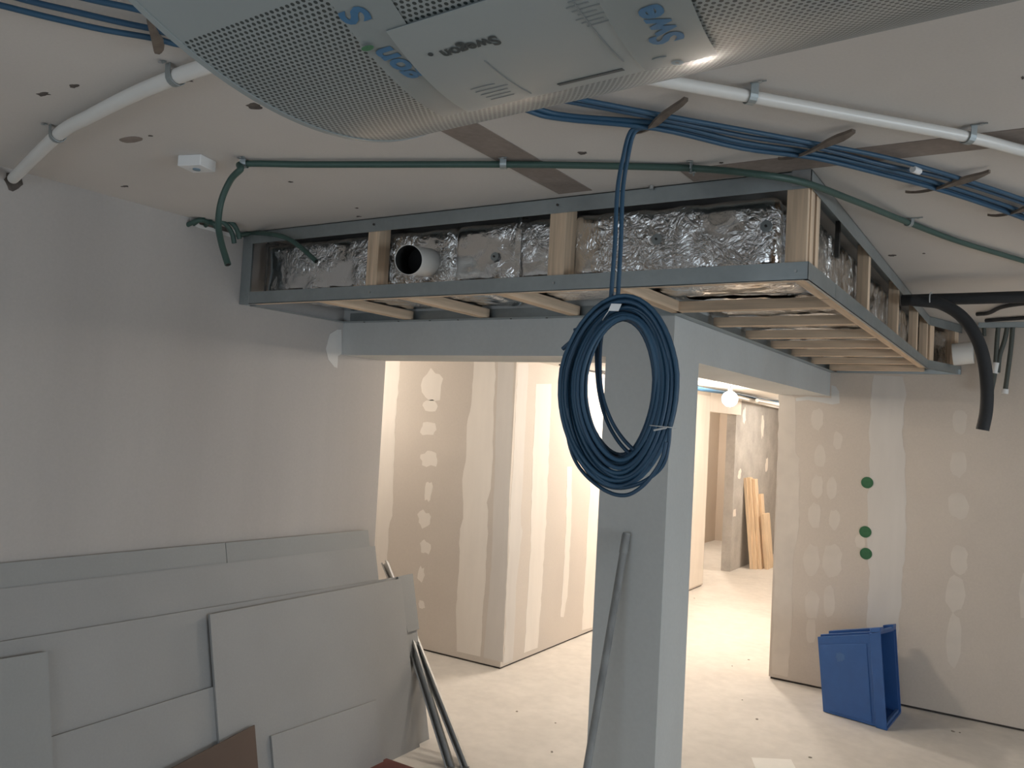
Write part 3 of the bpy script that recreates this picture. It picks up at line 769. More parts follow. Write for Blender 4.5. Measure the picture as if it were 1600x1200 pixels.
# blue cables: bundle that runs on over the diffuser
ZB1 = 2.578
runs = [
    [(-1.822, 0.43, 2.582), (-1.693, 0.659, 2.582), (-1.636, 0.811, 2.582), (-1.59, 0.892, 2.582), (-1.542, 0.959, 2.582), (-1.472, 1.08, 2.582), (-1.112, 1.423, 2.582), (-1, 1.682, 2.582), (-0.95, 1.735, 2.582), (-0.802, 1.92, 2.582), (-0.659, 2.091, 2.582), (-0.518, 2.264, 2.582), (-0.373, 2.446, 2.582), (-0.237, 2.673, 2.582), (-0.046, 3.041, 2.582), (0.241, 3.632, 2.582)],
    [(-1.911, 0.454, 2.582), (-1.786, 0.677, 2.582), (-1.718, 0.829, 2.582), (-1.671, 0.907, 2.582), (-1.634, 0.967, 2.582), (-1.596, 1.02, 2.582), (-1.524, 1.12, 2.582), (-1.138, 1.458, 2.582), (-1.019, 1.686, 2.582), (-0.973, 1.746, 2.582), (-0.812, 1.944, 2.582), (-0.672, 2.133, 2.582), (-0.524, 2.295, 2.582), (-0.383, 2.516, 2.582), (-0.24, 2.719, 2.582), (-0.047, 3.09, 2.582), (0.246, 3.709, 2.582)],
    [(-1.995, 0.477, 2.582), (-1.85, 0.704, 2.582), (-1.79, 0.817, 2.582), (-1.747, 0.897, 2.582), (-1.696, 0.978, 2.582), (-1.631, 1.054, 2.582), (-1.562, 1.149, 2.582), (-1.175, 1.507, 2.582), (-1.081, 1.729, 2.582), (-1.022, 1.821, 2.582), (-0.823, 1.974, 2.582), (-0.686, 2.181, 2.582), (-0.535, 2.343, 2.582), (-0.388, 2.552, 2.582), (-0.246, 2.795, 2.582), (-0.048, 3.201, 2.582), (0.259, 3.897, 2.582)],
    [(-1.663, 0.551, 2.582), (-1.489, 0.838, 2.582), (-1.331, 1.076, 2.582), (-1.153, 1.478, 2.582), (-1.094, 1.737, 2.582), (-1.036, 1.83, 2.582), (-0.845, 1.984, 2.582), (-0.693, 2.206, 2.582), (-0.539, 2.365, 2.582), (-0.392, 2.583, 2.582), (-0.249, 2.831, 2.582), (-0.048, 3.264, 2.582), (0.267, 3.999, 2.582)],
    [(-1.665, 0.552, 2.572), (-1.493, 0.841, 2.572), (-1.327, 1.074, 2.572), (-1.147, 1.47, 2.572), (-1.09, 1.72, 2.572), (-1.035, 1.811, 2.572), (-0.847, 1.968, 2.572), (-0.692, 2.203, 2.572), (-0.537, 2.356, 2.572), (-0.392, 2.582, 2.572), (-0.249, 2.831, 2.572), (-0.048, 3.259, 2.572), (0.269, 4.026, 2.572)],
]
for i, pts in enumerate(runs):
    tag(build('blue_cable', MB().tube(smoothed(pts, 5), 0.0065, 10), M['blue_cable' if i % 2 else 'blue_cable2'], None, True),
        ('blue ceiling cable running next to the white pipe, first of the strapped five', 'blue ceiling cable, second from the white pipe in the strapped five',
         'blue ceiling cable in the middle of the strapped five', 'blue ceiling cable, fourth from the white pipe in the strapped five',
         'blue ceiling cable of the strapped five lying farthest out from the white pipe')[i], 'cable', 'blue cables strapped to the ceiling')
# brown straps that hold the blue cables
def strap(a, b, label, sag=0.013):
    a, b = Vector(a), Vector(b)
    m = MB()
    n = 14
    d = (b - a)
    s = Vector((-d.y, d.x, 0)).normalized()
    prev = None
    vs, fs = [], []
    for i in range(n + 1):
        t = i / n
        w = 0.0088 * min(1.0, 0.62 + 3.2 * min(t, 1 - t)) * (1 + 0.25 * math.sin(9 * t + a.x * 30))
        c = a + d * t + Vector((0, 0, -sag * math.sin(math.pi * t) ** 0.7)) + s * 0.006 * math.sin(7 * t)
        tw = 0.4 * math.sin(6 * t)
        vs += [c + s * w + Vector((0, 0, w * tw + 0.004)), c - s * w + Vector((0, 0, -w * tw + 0.004)), c - s * w + Vector((0, 0, -w * tw - 0.004)), c + s * w + Vector((0, 0, w * tw - 0.004))]
    for i in range(n):
        for k in range(4):
            fs.append((i * 4 + k, i * 4 + (k + 1) % 4, i * 4 + 4 + (k + 1) % 4, i * 4 + 4 + k))
    fs += [(0, 1, 2, 3), (n * 4 + 3, n * 4 + 2, n * 4 + 1, n * 4)]
    m.face_list(vs, fs)
    return tag(build('cable_strap', m, M['strap'], None, True), label, 'strap', 'brown straps on the blue cables')
Z2 = 2.59
for (a, b), lab in (
    ([(-0.923, 2.006, 2.585), (-0.723, 1.842, 2.585)], 'brown strap on the ceiling cables right above the hanging coil'),
    ([(-0.635, 2.365, 2.585), (-0.412, 2.213, 2.585)], 'twisted brown strap on the blue cables before the bare joint strip'),
    ([(-0.36, 2.837, 2.585), (-0.129, 2.695, 2.585)], 'twisted brown strap on the blue cables past the bare joint strip'),
    ([(-0.15, 3.221, 2.585), (0.022, 3.079, 2.585)], 'brown strap on the blue cables cut off by the picture edge'),
    ([(-1.695, 1.107, 2.585), (-1.462, 0.935, 2.585)], 'brown strap on the cables beside the rounded end of the diffuser')):
    strap(a, b, lab)
tag(build('cable_joiner', MB().tube([(-0.31, 2.549, 2.57), (-0.297, 2.58, 2.57)], 0.010, 10), M['white_plastic'], None, True), 'small white collar on a blue ceiling cable', 'collar')
# the hanging pair and the coil
coil = thing('cable_coil', 'coil of blue cable hanging from the ceiling on two strands', 'cable coil', (-0.91, 1.95, 1.63))
CY = 1.954
for k, (d0, lab) in enumerate(((-0.006, 'a'), (0.009, 'b'))):
    pts = [(Vector(p) + Vector((d0 * (0.4 + 0.6 * i / 5), 0.004 * (k * 2 - 1), 0))) for i, p in enumerate([(-0.868, 1.954, 2.572), (-0.907, 1.954, 2.567), (-0.925, 1.954, 2.495), (-0.935, 1.954, 2.411), (-0.934, 1.954, 2.275), (-0.936, 1.954, 2.174), (-0.937, 1.954, 2.097)])]
    pts[0].z = 2.575
    build('hanging_strand', MB().tube(smoothed(pts, 6), 0.0058, 10), M['blue_cable2'], coil, smooth=True)
vd = Vector((-0.42, 0.90, 0)).normalized()                        # the coil hangs square to this direction
cs = Vector((vd.y, -vd.x, 0))
cc = Vector((-0.907, 1.954, 1.871))
nl = 22
for k in range(nl):
    t = k / (nl - 1)
    inner = t
    rx = 0.090 + 0.056 * t + rnd.uniform(-0.004, 0.004)
    top = 0.264 - 0.060 * (1 - t) + rnd.uniform(-0.006, 0.004)
    bot = 0.150 + 0.078 * t + rnd.uniform(-0.008, 0.012)
    ox = rnd.uniform(-0.006, 0.006)
    dep = rnd.uniform(-0.030, 0.030)
    ph = rnd.uniform(0, 6.28)
    m = MB()
    path = []
    for i in range(49):
        w = 2 * math.pi * i / 48
        x = rx * math.sin(w)
        c = math.cos(w)
        z = top * c if c > 0 else bot * c
        if c > 0.3:
            x *= 1 - 0.18 * (c - 0.3)
        q = cc + cs * (x + ox + 0.010 * math.sin(2 * w + 0.4)) + Vector((0, 0, z)) + vd * (dep + 0.012 * math.sin(w + ph))
        path.append(q)
    build('cable_loop', MB().tube(path, 0.0058, 8, False), M['blue_cable' if k % 3 else 'blue_cable2'], coil, smooth=True)
def yline(pts, off, r=0.0052, name='loose_loop'):
    p = [Vector(q) + vd * off for q in pts]
    return build(name, MB().tube(smoothed(p, 6), r, 8), M['blue_cable'], coil, smooth=True)
yline([(-1.039, 1.954, 2.041), (-1.058, 1.954, 1.904), (-1.059, 1.954, 1.818), (-1.041, 1.954, 1.734), (-1.003, 1.954, 1.676), (-0.936, 1.954, 1.633), (-0.881, 1.954, 1.625), (-0.839, 1.954, 1.647), (-0.806, 1.954, 1.685), (-0.784, 1.954, 1.726), (-0.776, 1.954, 1.766)], -0.02)
yline([(-1.031, 1.954, 2.007), (-1.053, 1.954, 1.87), (-1.037, 1.954, 1.768), (-1, 1.954, 1.689), (-0.946, 1.954, 1.649), (-0.891, 1.954, 1.642), (-0.831, 1.954, 1.663), (-0.782, 1.954, 1.706), (-0.769, 1.954, 1.759), (-0.767, 1.954, 1.815)], -0.01)
yline([(-0.973, 1.954, 2.074), (-0.98, 1.954, 2.007), (-0.971, 1.954, 1.906), (-0.946, 1.954, 1.823), (-0.907, 1.954, 1.762), (-0.86, 1.954, 1.721), (-0.824, 1.954, 1.699)], 0.02)
yline([(-0.962, 1.954, 2.074), (-0.969, 1.954, 1.998), (-0.961, 1.954, 1.897), (-0.933, 1.954, 1.823), (-0.894, 1.954, 1.769), (-0.843, 1.954, 1.727), (-0.807, 1.954, 1.704)], 0.015)
yline([(-0.951, 1.954, 1.739), (-0.922, 1.954, 1.718), (-0.886, 1.954, 1.721), (-0.852, 1.954, 1.739), (-0.824, 1.954, 1.773)], 0.01)
yline([(-0.979, 1.954, 2.085), (-1.015, 1.954, 2.055), (-1.047, 1.954, 2.045)], -0.025, 0.0055, 'loose_end')
yline([(-0.988, 1.954, 2.075), (-1.033, 1.954, 2.033), (-1.079, 1.954, 1.995)], -0.028, 0.0058, 'loose_end')
build('tape', MB().obox(Vector((-0.932, 1.954, 2.1)) - vd * 0.045, cs * 0.013, vd * 0.002, (0.004, 0, 0.009)), M['white_plastic'], coil)
ring = []
for i in range(25):
    w = 2 * math.pi * i / 24
    q = Vector((-0.953, 1.954, 2.086))
    ring.append(q + (cs * 0.5 + Vector((0, 0, 0.75))) * 0.028 * math.cos(w) + vd * 0.048 * math.sin(w))
build('cable_tie', MB().tube(ring, 0.0012, 6, False), M['tie'], coil)
ring = []
for i in range(25):
    w = 2 * math.pi * i / 24
    q = Vector((-0.785, 1.954, 1.803))
    ring.append(q + (cs - Vector((0, 0, 0.05))) * 0.032 * math.cos(w) + vd * 0.04 * math.sin(w))
build('cable_tie', MB().tube(ring, 0.0014, 6, False), M['tie'], coil)
build('cable_tie', MB().tube([Vector((-0.811, 1.954, 1.793)) - vd * 0.045, Vector((-0.778, 1.954, 1.801)) - vd * 0.042], 0.0025, 6), M['tie'], coil)

# green conduit
gc = thing('green_conduit', 'long green conduit clipped under the ceiling with a free end hanging down', 'conduit', (-1.2, 2.2, 2.3))
gp = [(-2.196, 1.771, 2.585), (-2, 1.859, 2.585), (-1.723, 1.973, 2.585), (-1.405, 2.104, 2.585), (-1.132, 2.231, 2.585), (-0.89, 2.357, 2.585)] + [(-0.702, 2.364, 2.548), (-0.597, 2.495, 2.548)] + [(-0.515, 2.784, 2.562)] + [(-0.402, 3.246, 2.585), (-0.264, 3.621, 2.585), (-0.056, 4.077, 2.585), (0.246, 4.756, 2.585)]
tail = [(-2.211, 1.72, 2.25), (-2.253, 1.72, 2.328), (-2.273, 1.72, 2.392), (-2.265, 1.72, 2.465), (-2.227, 1.72, 2.528), (-2.181, 1.72, 2.558)]
ty = gp[0][1]
tail = [(x, y * 0.5 + ty * 0.5, z) for x, y, z in tail]
build('conduit_run', MB().tube(smoothed(tail + gp, 6), 0.0105, 12), M['green'], gc, smooth=True)
build('bore', MB().disc(tail[0], Vector(tail[0]) - Vector(tail[1]), 0.0075, 0.0008, 12), M['black_in'], gc)
for k in (0, 3, 5, 9):
    clip(gp[k], 0.0105, Vector(gp[k + 1]) - Vector(gp[k]), gc)
# stubs by the grey wall
hole = patch(wall_left, 'x', XL, [(2.249, 2.606), (2.296, 2.629), (2.356, 2.632), (2.432, 2.627), (2.49, 2.622), (2.488, 2.562), (2.431, 2.562), (2.361, 2.567), (2.294, 2.566), (2.255, 2.574)], M['filler_blue'], 'cut_out', 0.003)
patch(wall_left, 'x', XL + 0.003, [(2.269, 2.602), (2.316, 2.622), (2.409, 2.618), (2.462, 2.61), (2.458, 2.579), (2.377, 2.582), (2.3, 2.581)], M['scar'], 'cut_out', 0.001)
def stub(pts, label, r=0.0105):
    o = thing('conduit_stub', label, 'conduit', pts[-1], 'green conduit stubs')
    build('conduit_body', MB().tube(smoothed(pts, 6), r, 12), M['green'], o, smooth=True)
    build('bore', MB().disc(pts[-1], Vector(pts[-1]) - Vector(pts[-2]), r * 0.75, 0.0008, 12), M['black_in'], o)
stub([(-3.13, 2.27, 2.575)] + [(-3.05, 2.277, 2.612), (-3.05, 2.33, 2.611)] + [(-3.02, 2.363, 2.585), (-3.02, 2.396, 2.553), (-3.02, 2.41, 2.515)], 'short green stub bending down out of the wall cut-out, lower one')
stub([(-3.13, 2.33, 2.58)] + [(-3.04, 2.312, 2.617), (-3.04, 2.362, 2.618)] + [(-3, 2.384, 2.591), (-3, 2.411, 2.56), (-3, 2.42, 2.536)], 'short green stub bending down out of the wall cut-out, behind the lower one')
stub([(-3.13, 2.24, 2.565)] + [(-3.07, 2.258, 2.587), (-3.07, 2.304, 2.59)] + [(-3.04, 2.315, 2.581), (-3.04, 2.326, 2.567)], 'shortest green stub at the wall cut-out behind the hanging conduit')
stub([(-3.13, 2.50, 2.575)] + [(-3.05, 2.543, 2.593)] + [(-2.838, 2.46, 2.553), (-2.735, 2.46, 2.526), (-2.646, 2.46, 2.478), (-2.557, 2.46, 2.418)], 'green stub crossing the corner of the soffit frame')
# small white sensor box
det = thing('sensor_box', 'small white square box fixed to the ceiling near the green conduit', 'sensor', (-2.488, 1.793, 2.6))
dp = [(-2.359, 1.642), (-2.295, 1.654), (-2.296, 1.734), (-2.411, 1.764)]
m = MB()
c = sum((Vector((p[0], p[1], 0)) for p in dp), Vector()) / 4
build('housing', MB().obox((c.x, c.y, ZC - 0.018), (0.042, 0.012, 0), (-0.010, 0.038, 0), (0, 0, 0.018)), M['white_plastic'], det, bevel=0.003)
build('lens', MB().disc((c.x + 0.0, c.y + 0.0, ZC - 0.036), (0, 0, -1), 0.012, 0.004, 16), M['print_pale'], det)
# steel bracket on the soffit corner
tag(build('angle_bracket', MB().box((-0.64, 2.535, ZC - 0.004), (-0.585, 2.60, ZC - 0.001)).box((-0.64, 2.532, ZC - 0.05), (-0.585, 2.535, ZC - 0.001)), M['steel_bright'], None),
    'small bright steel bracket on the outer corner of the soffit', 'bracket')
tag(build('hanger_nail', MB().disc((-1.094, 2.527, 2.6), (0, 0, -1), 0.008, 0.012, 10), M['steel_bright'], None), 'single bright fixing in the ceiling above the front track', 'fixing')

# ------------------------------------------------------------------ black hose, conduits by the beige wall
hz = thing('insulated_hose', 'thick black insulated hose running level under the ceiling', 'hose', (0.2, 4.5, 2.46), 'black hoses')
build('hose_run', MB().tube(smoothed([(-0.578, 4.51, 2.50)] + [(-0.445, 4.5, 2.499), (-0.321, 4.5, 2.498), (-0.058, 4.5, 2.498), (0.303, 4.5, 2.497)], 6), 0.028, 18), M['hose'], hz, smooth=True)
hb = thing('insulated_hose', 'black insulated hose end bending down in front of the beige wall', 'hose', (-0.2, 4.42, 1.85), 'black hoses')
build('hose_run', MB().tube(smoothed([(-0.525, 4.43, 2.487), (-0.466, 4.43, 2.479), (-0.396, 4.43, 2.465), (-0.314, 4.43, 2.41), (-0.253, 4.43, 2.324), (-0.214, 4.43, 2.216), (-0.195, 4.43, 2.084), (-0.194, 4.43, 1.965), (-0.207, 4.43, 1.87)], 8), 0.028, 18), M['hose'], hb, smooth=True)
ring = [Vector((-0.442, 4.465, 2.49)) + Vector((0, 0.072 * math.cos(w * 0.2618), 0.036 * math.sin(w * 0.2618))) for w in range(25)]
build('cable_tie', MB().tube(ring, 0.003, 6, False), M['tie'], hb)
def drop(pts, label, sock, r=0.014):
    o = thing('hanging_conduit', label, 'conduit', pts[-1], 'dark conduits by the beige wall')
    build('conduit_body', MB().tube(smoothed(pts, 6), r, 10), M['conduit_dark'], o, smooth=True)
    if sock is not None:
        i, L = sock
        a = Vector(pts[-1])
        d = (Vector(pts[-2]) - a).normalized()
        build('socket', MB().tube([a + d * i, a + d * (i + L)], r * 1.45, 12), M['white_plastic'], o, smooth=True)
drop([(-0.215, 6.2, 2.616), (-0.222, 6.2, 2.491), (-0.226, 6.2, 2.365), (-0.231, 6.2, 2.261), (-0.246, 6.2, 2.149)], 'dark conduit drop with a white socket half way, next to the black hose', (0.12, 0.07))
drop([(-0.164, 6.2, 2.598), (-0.179, 6.2, 2.49), (-0.205, 6.2, 2.382), (-0.213, 6.2, 2.274)], 'dark conduit drop leaning towards the white socket', None)
drop([(-0.136, 6.2, 2.614), (-0.143, 6.2, 2.449), (-0.157, 6.2, 2.283), (-0.171, 6.2, 2.142)], 'dark conduit drop with a white cap at its lower end', (-0.004, 0.03))
drop([(-0.313, 6.2, 2.643), (-0.3, 6.2, 2.575), (-0.295, 6.2, 2.512)], 'short dark conduit tail hanging from the ceiling near the black hose', None, 0.012)
for pts, lab in (([(-0.314, 5.684, 2.585), (-0.249, 5.639, 2.585), (-0.187, 5.438, 2.585), (-0.113, 5.327, 2.585), (0.049, 5.219, 2.585)], 'thin dark cable curving along the ceiling behind the black hose'),
                 ([(-0.28, 5.987, 2.585), (-0.192, 5.938, 2.585), (-0.09, 5.894, 2.585), (0.119, 5.784, 2.585)], 'thin dark cable lying straight along the ceiling by the beige wall')):
    tag(build('dark_cable', MB().tube(smoothed(pts, 6), 0.012, 8), M['hose'], None, True), lab, 'cable')
tag(build('ceiling_channel', MB().box((-0.33, 6.18, ZC - 0.035), (1.2, 6.22, ZC - 0.001)), M['steel'], None), 'galvanised channel fixed under the ceiling along the beige wall', 'channel')
# round green boxes in the beige wall
for (x, y, z), lab in zip([(-0.992, 6.31, 1.493), (-0.993, 6.31, 1.148), (-0.984, 6.31, 0.997)], ('topmost of the three round green wall boxes', 'middle one of the three round green wall boxes', 'lowest of the three round green wall boxes')):
    o = thing('wall_box', lab, 'wall box', (x, YR - 0.004, z), 'green wall boxes')
    build('rim', MB().pipe((x, YR - 0.005, z), (x, YR + 0.001, z), 0.040, 0.034, 24), M['green_box'], o)
    build('cup', MB().disc((x, YR - 0.0015, z), (0, -1, 0), 0.035, 0.001, 24, 0.03), M['green_box'], o)

# ------------------------------------------------------------------ leaning plasterboard sheets
LEAN = 0.225
nrm = Vector((1, 0, LEAN)).normalized()
def sheet_board(pts, b, mat, label, th=0.0125, cat='plasterboard', name='plasterboard_sheet'):
    """pts are (y, z) on the leaning plane x = b - LEAN z, the face towards the room"""
    face = [Vector((b - LEAN * z, y, z)) for y, z in pts]
    o = build(name, MB().prism(face, -nrm * th), mat, None)
    return tag(o, label, cat, 'sheets leaning on the grey wall')
def low(y):
    return (y, 0.0)
b1 = [(1.565, 1.193), (2.536, 1.173)]
b1b = [(2.536, 1.173), (3.489, 1.152), (3.496, 1.07)]
b2 = [(1.56, 1.107), (3.527, 1.064)]
b3 = [(1.547, 0.934), (3.788, 0.881)]
b3c = [(3.659, 0.888), (3.789, 0.889), (3.791, 0.585), (3.688, 0.586)]
b4 = [(2.391, 0.893), (3.668, 0.879), (2.375, 0.409)]
b5 = [(1.714, 0.608), (2.391, 0.597)]
b6 = [(1.53, 0.886), (1.694, 0.879), (1.699, 0.489)]
b7 = [(2.656, 0.335), (3.337, 0.318)]
b8 = [(1.973, 0.412), (2.56, 0.409), (2.558, 0.235)]
NEAR = 1.0
def top_left(p, q):      # carry the top edge on towards the near end
    t = (NEAR - p[0]) / (q[0] - p[0])
    return (NEAR, p[1] + (q[1] - p[1]) * t)
sheet_board([low(NEAR), low(b1[1][0]), b1[1], top_left(b1[0], b1[1])], -2.8351, M['sheet'], 'rearmost grey plasterboard sheet, flush against the grey wall')
sheet_board([low(b1b[0][0] + 0.003), low(b1b[1][0]), b1b[1], (b1b[0][0] + 0.003, b1b[0][1])], -2.835, M['sheet'], 'tall rear plasterboard sheet butted to the rearmost one, nearer the opening')
sheet_board([low(NEAR), low(b2[1][0]), b2[1], top_left(b2[0], b2[1])], -2.830, M['sheet_pale'], 'long plasterboard sheet, second step down in the leaning stack')
sheet_board([low(NEAR), low(b3[1][0]), b3[1], top_left(b3[0], b3[1])], -2.816, M['sheet_pale'], 'long plasterboard sheet, third step down in the leaning stack')
sheet_board(b3c, -2.802, M['sheet'], 'narrow offcut strip at the outer edge of the leaning stack')
sheet_board([low(b4[0][0]), low(b4[1][0]), b4[1], b4[0]], -2.788, M['sheet_pale'], 'broad front plasterboard sheet with a light scuff near its top')
sheet_board([low(NEAR + 0.2), low(b5[1][0]), b5[1], top_left(b5[0], b5[1])[0:0] or (NEAR + 0.2, b5[0][1] - 0.03)], -2.802, M['sheet_pale'], 'low plasterboard sheet half covered by the broad front one')
sheet_board([low(NEAR), low(b6[1][0]), b6[1], top_left(b6[0], b6[1])], -2.786, M['sheet'], 'low bluish plasterboard piece cut off by the picture edge')
sheet_board([low(b7[0][0]), low(b7[1][0] + 0.02), (b7[1][0] + 0.02, b7[1][1]), b7[0]], -2.774, M['sheet_pale'], 'small low plasterboard piece leaning in front of the broad one')
sheet_board([low(b8[0][0] - 0.25), low(b8[1][0]), b8[1], (b8[0][0] - 0.25, b8[0][1] - 0.10)], -2.762, M['cardboard'], 'low brown card sheet in front of the grey plasterboards', 0.006, 'cardboard', 'card_sheet')
# steel profiles that lean at the end of the stack
def profile(a, b, w, h, label):
    """a C-shaped steel stud from a (floor) to b"""
    a, b = Vector(a), Vector(b)
    d = (b - a).normalized()
    s = d.cross(Vector((0.35, -0.9, 0.2))).normalized()
    u = s.cross(d).normalized()
    o = thing('steel_profile', label, 'steel profile', a, 'steel profiles by the plasterboards')
    t = 0.0012
    L = (b - a).length / 2
    c = (a + b) / 2
    build('web', MB().obox(c - u * (h / 2), d * L, s * (w / 2), u * t), M['steel_bright'], o)
    for k in (-1, 1):
        build('flange', MB().obox(c + s * (k * w / 2), d * L, s * t, u * (h / 2)), M['steel_bright'], o)
        build('lip', MB().obox(c + s * (k * (w / 2 - 0.004)) + u * (h / 2), d * L, s * 0.004, u * t), M['steel_bright'], o)
    return o, a, d, s, u, h
fa, fb = Vector((-2.437, 3.606, 0)), Vector((-3.34, 3.935, 0.889))
o, a, d, s, u, h = profile(fa + (fa - fb) * 0.0, fb, 0.034, 0.030, 'steel profile standing highest beside the plasterboards')
fa2 = Vector((-2.498, 3.556, 0))
fb2 = Vector((-3.12, 3.816, 0.706))
o, a, d, s, u, h = profile(fa2, fb2, 0.040, 0.030, 'wider steel profile with cable slots beside the plasterboards')
for k in (0.10, 0.32, 0.50, 0.58):
    build('slot', MB().disc(a + d * k - u * (h / 2 + 0.0014), -u, 0.006, 0.0006, 12), M['black_in'], o)
fa3 = fa + Vector((-0.05, 0.06, 0))
profile(fa3, fb + Vector((-0.04, 0.06, -0.02)), 0.018, 0.024, 'thin steel profile tucked behind the tallest one')
# red-brown board on the floor
tag(build('varnished_board', MB().box((-2.80, 3.13, 0.0), (-2.55, 3.40, 0.022)), M['redbrown'], None, bevel=0.003), 'red-brown varnished board lying on the floor before the plasterboards', 'board')

# ------------------------------------------------------------------ stick leaning on the column
sa, sb = Vector((-1.426, 3.205, 1.356)), Vector((-1.449, 2.99, 0.471))
sb = sa + (sb - sa) * (sa.z / (sa.z - sb.z))
st = thing('broom_stick', 'dusty grey stick leaning against the column', 'stick', sb)
build('shaft', MB().tube([sb.lerp(sa, k / 10) for k in range(11)], 0.0155, 14), M['dust'], st, smooth=True)
build('grip_end', MB().tube([sb.lerp(sa, 0.94), sb.lerp(sa, 0.995)], 0.0175, 14), M['dust'], st, smooth=True)

# ------------------------------------------------------------------ blue crate standing on its side
cr = thing('plastic_crate', 'blue plastic crate standing on its side by the beige wall', 'crate', (-0.94, 5.95, 0))
# corners: a = closed end, b = open end; f / r = towards the room / the wall; l / t = low / top
afl, bfl, brl = Vector((-1.132, 5.804, 0)), Vector((-0.735, 5.721, 0)), Vector((-0.709, 6.155, 0))
aft, bft, brt = Vector((-1.191, 5.83, 0.477)), Vector((-0.792, 5.73, 0.589)), Vector((-0.755, 6.14, 0.545))
arl = afl + (brl - bfl) * 0.78 + Vector((0.01, 0, 0))
art = aft + (brt - bft) * 0.78 + Vector((0.01, 0, 0))
CC = (afl + bfl + brl + aft + bft + brt + arl + art) / 8
def shell(A, B, th, base):
    """hollow tapered body between the rings A and B, wall thickness th, closed at A when base"""
    ca, cb = sum(A, Vector()) / 4, sum(B, Vector()) / 4
    def inset(ring, c):
        return [p + (c - p).normalized() * th * 1.5 for p in ring]
    ax = (cb - ca).normalized()
    Ai = [p + ax * (th if base else 0) for p in inset(A, ca)]
    Bi = inset(B, cb)
    fs = []
    for k in range(4):
        k2 = (k + 1) % 4
        fs += [(k, k2, 4 + k2, 4 + k), (4 + k, 4 + k2, 12 + k2, 12 + k), (12 + k, 12 + k2, 8 + k2, 8 + k)]
        if not base:
            fs.append((k, k2, 8 + k2, 8 + k))
    if base:
        fs += [(0, 1, 2, 3), (8, 9, 10, 11)]
    return MB().face_list(A + B + Ai + Bi, fs)
RA, RB = [afl, arl, art, aft], [bfl, brl, brt, bft]
def ring_at(t, grow=0.0):
    out = [p.lerp(q, t) for p, q in zip(RA, RB)]
    c = sum(out, Vector()) / 4
    out = [p + (p - c).normalized() * grow for p in out]
    return [Vector((p.x, p.y, max(p.z, 0.001))) for p in out]
build('body', shell(ring_at(0.0, -0.006), ring_at(0.97, -0.006), 0.005, True), M['crate'], cr, bevel=0.004)
build('rim_band', shell(ring_at(0.83, 0.003), ring_at(1.0, 0.008), 0.008, False), M['crate'], cr, bevel=0.003)
for k, (u0, u1, hh) in enumerate(((0.10, 0.24, 0.016), (0.62, 0.92, 0.030))):
    q = [ring_at(t, -0.008) for t in (0.02, 0.84)]
    pts = [q[0][3].lerp(q[0][2], u0), q[1][3].lerp(q[1][2], u0), q[1][3].lerp(q[1][2], u1), q[0][3].lerp(q[0][2], u1)]
    build('top_rib', MB().prism(pts, (0, 0, hh)), M['crate'], cr, bevel=0.003)
q = [ring_at(t, 0.008) for t in (0.84, 1.0)]
for u0, u1 in ((0.0, 0.20), (0.80, 1.0)):
    pts = [q[0][3].lerp(q[0][2], u0), q[1][3].lerp(q[1][2], u0), q[1][3].lerp(q[1][2], u1), q[0][3].lerp(q[0][2], u1)]
    build('corner_lug', MB().prism(pts, (0, 0, 0.028)), M['crate'], cr, bevel=0.003)
build('handle_lip', MB().bar(q[1][3].lerp(q[1][2], 0.2) + Vector((-0.01, 0, 0.004)), q[1][3].lerp(q[1][2], 0.8) + Vector((-0.01, 0, 0.004)), 0.014, 0.012), M['crate_scuff'], cr, bevel=0.002)
build('inner_lip', MB().bar(q[1][0].lerp(q[1][1], 0.12) + Vector((-0.02, 0, 0.02)), q[1][0].lerp(q[1][1], 0.9) + Vector((-0.02, 0, 0.02)), 0.02, 0.022), M['crate_scuff'], cr, bevel=0.002)
fn = (bfl - afl).cross(aft - afl).normalized()
if fn.y > 0:
    fn = -fn
g0 = [p.lerp(q2, t) for t in (0.04, 0.80) for p, q2 in ((ring_at(0, -0.006)[0], ring_at(0.97, -0.006)[0]), (ring_at(0, -0.006)[3], ring_at(0.97, -0.006)[3]))]
lo0, hi0, lo1, hi1 = g0
build('side_panel', MB().prism([lo0.lerp(hi0, 0.03), lo1.lerp(hi1, 0.03), lo1.lerp(hi1, 0.90), lo0.lerp(hi0, 0.90)], fn * 0.004), M['crate'], cr, bevel=0.003)
sc0 = lo0.lerp(lo1, 0.42).lerp(hi0.lerp(hi1, 0.42), 0.74)
build('scuff_mark', MB().disc(sc0 + fn * 0.0038, fn, 0.030, 0.0008, 18, 0.25), M['crate_scuff'], cr)

# ------------------------------------------------------------------ planks by the far wall
labs = ['rearmost tall pine plank against the grey rendered wall', 'second tall pine plank leaning on the rearmost one',
        'third tall pine plank with a dark edge', 'mid-height pine plank in front of the tall ones', 'shortest and broadest pine plank in front']
specs = [((-3.135, 11.10), 0.05, 0.12, 1.19), ((-3.095, 11.13), 0.05, 0.13, 1.20), ((-3.05, 11.19), 0.05, 0.14, 1.18), ((-3.01, 11.30), 0.04, 0.14, 0.98), ((-2.975, 11.24), 0.045, 0.30, 0.72)]
for lab, ((x, y), tx, wy, h) in zip(labs, specs):
    tl = 0.115 * h * 1.0
    f = [Vector((x + tx / 2, y, 0)), Vector((x + tx / 2, y + wy, 0)), Vector((x + tx / 2 - tl, y + wy, h)), Vector((x + tx / 2 - tl, y, h))]
    tag(build('pine_plank', MB().prism(f, (-tx * 0.82, 0, 0)), M['wood_plank'], None), lab, 'plank', 'planks by the far wall')
f = [Vector((-3.10, 11.62, 0)), Vector((-3.10, 11.80, 0)), Vector((-3.20, 11.80, 0.86)), Vector((-3.20, 11.62, 0.86))]
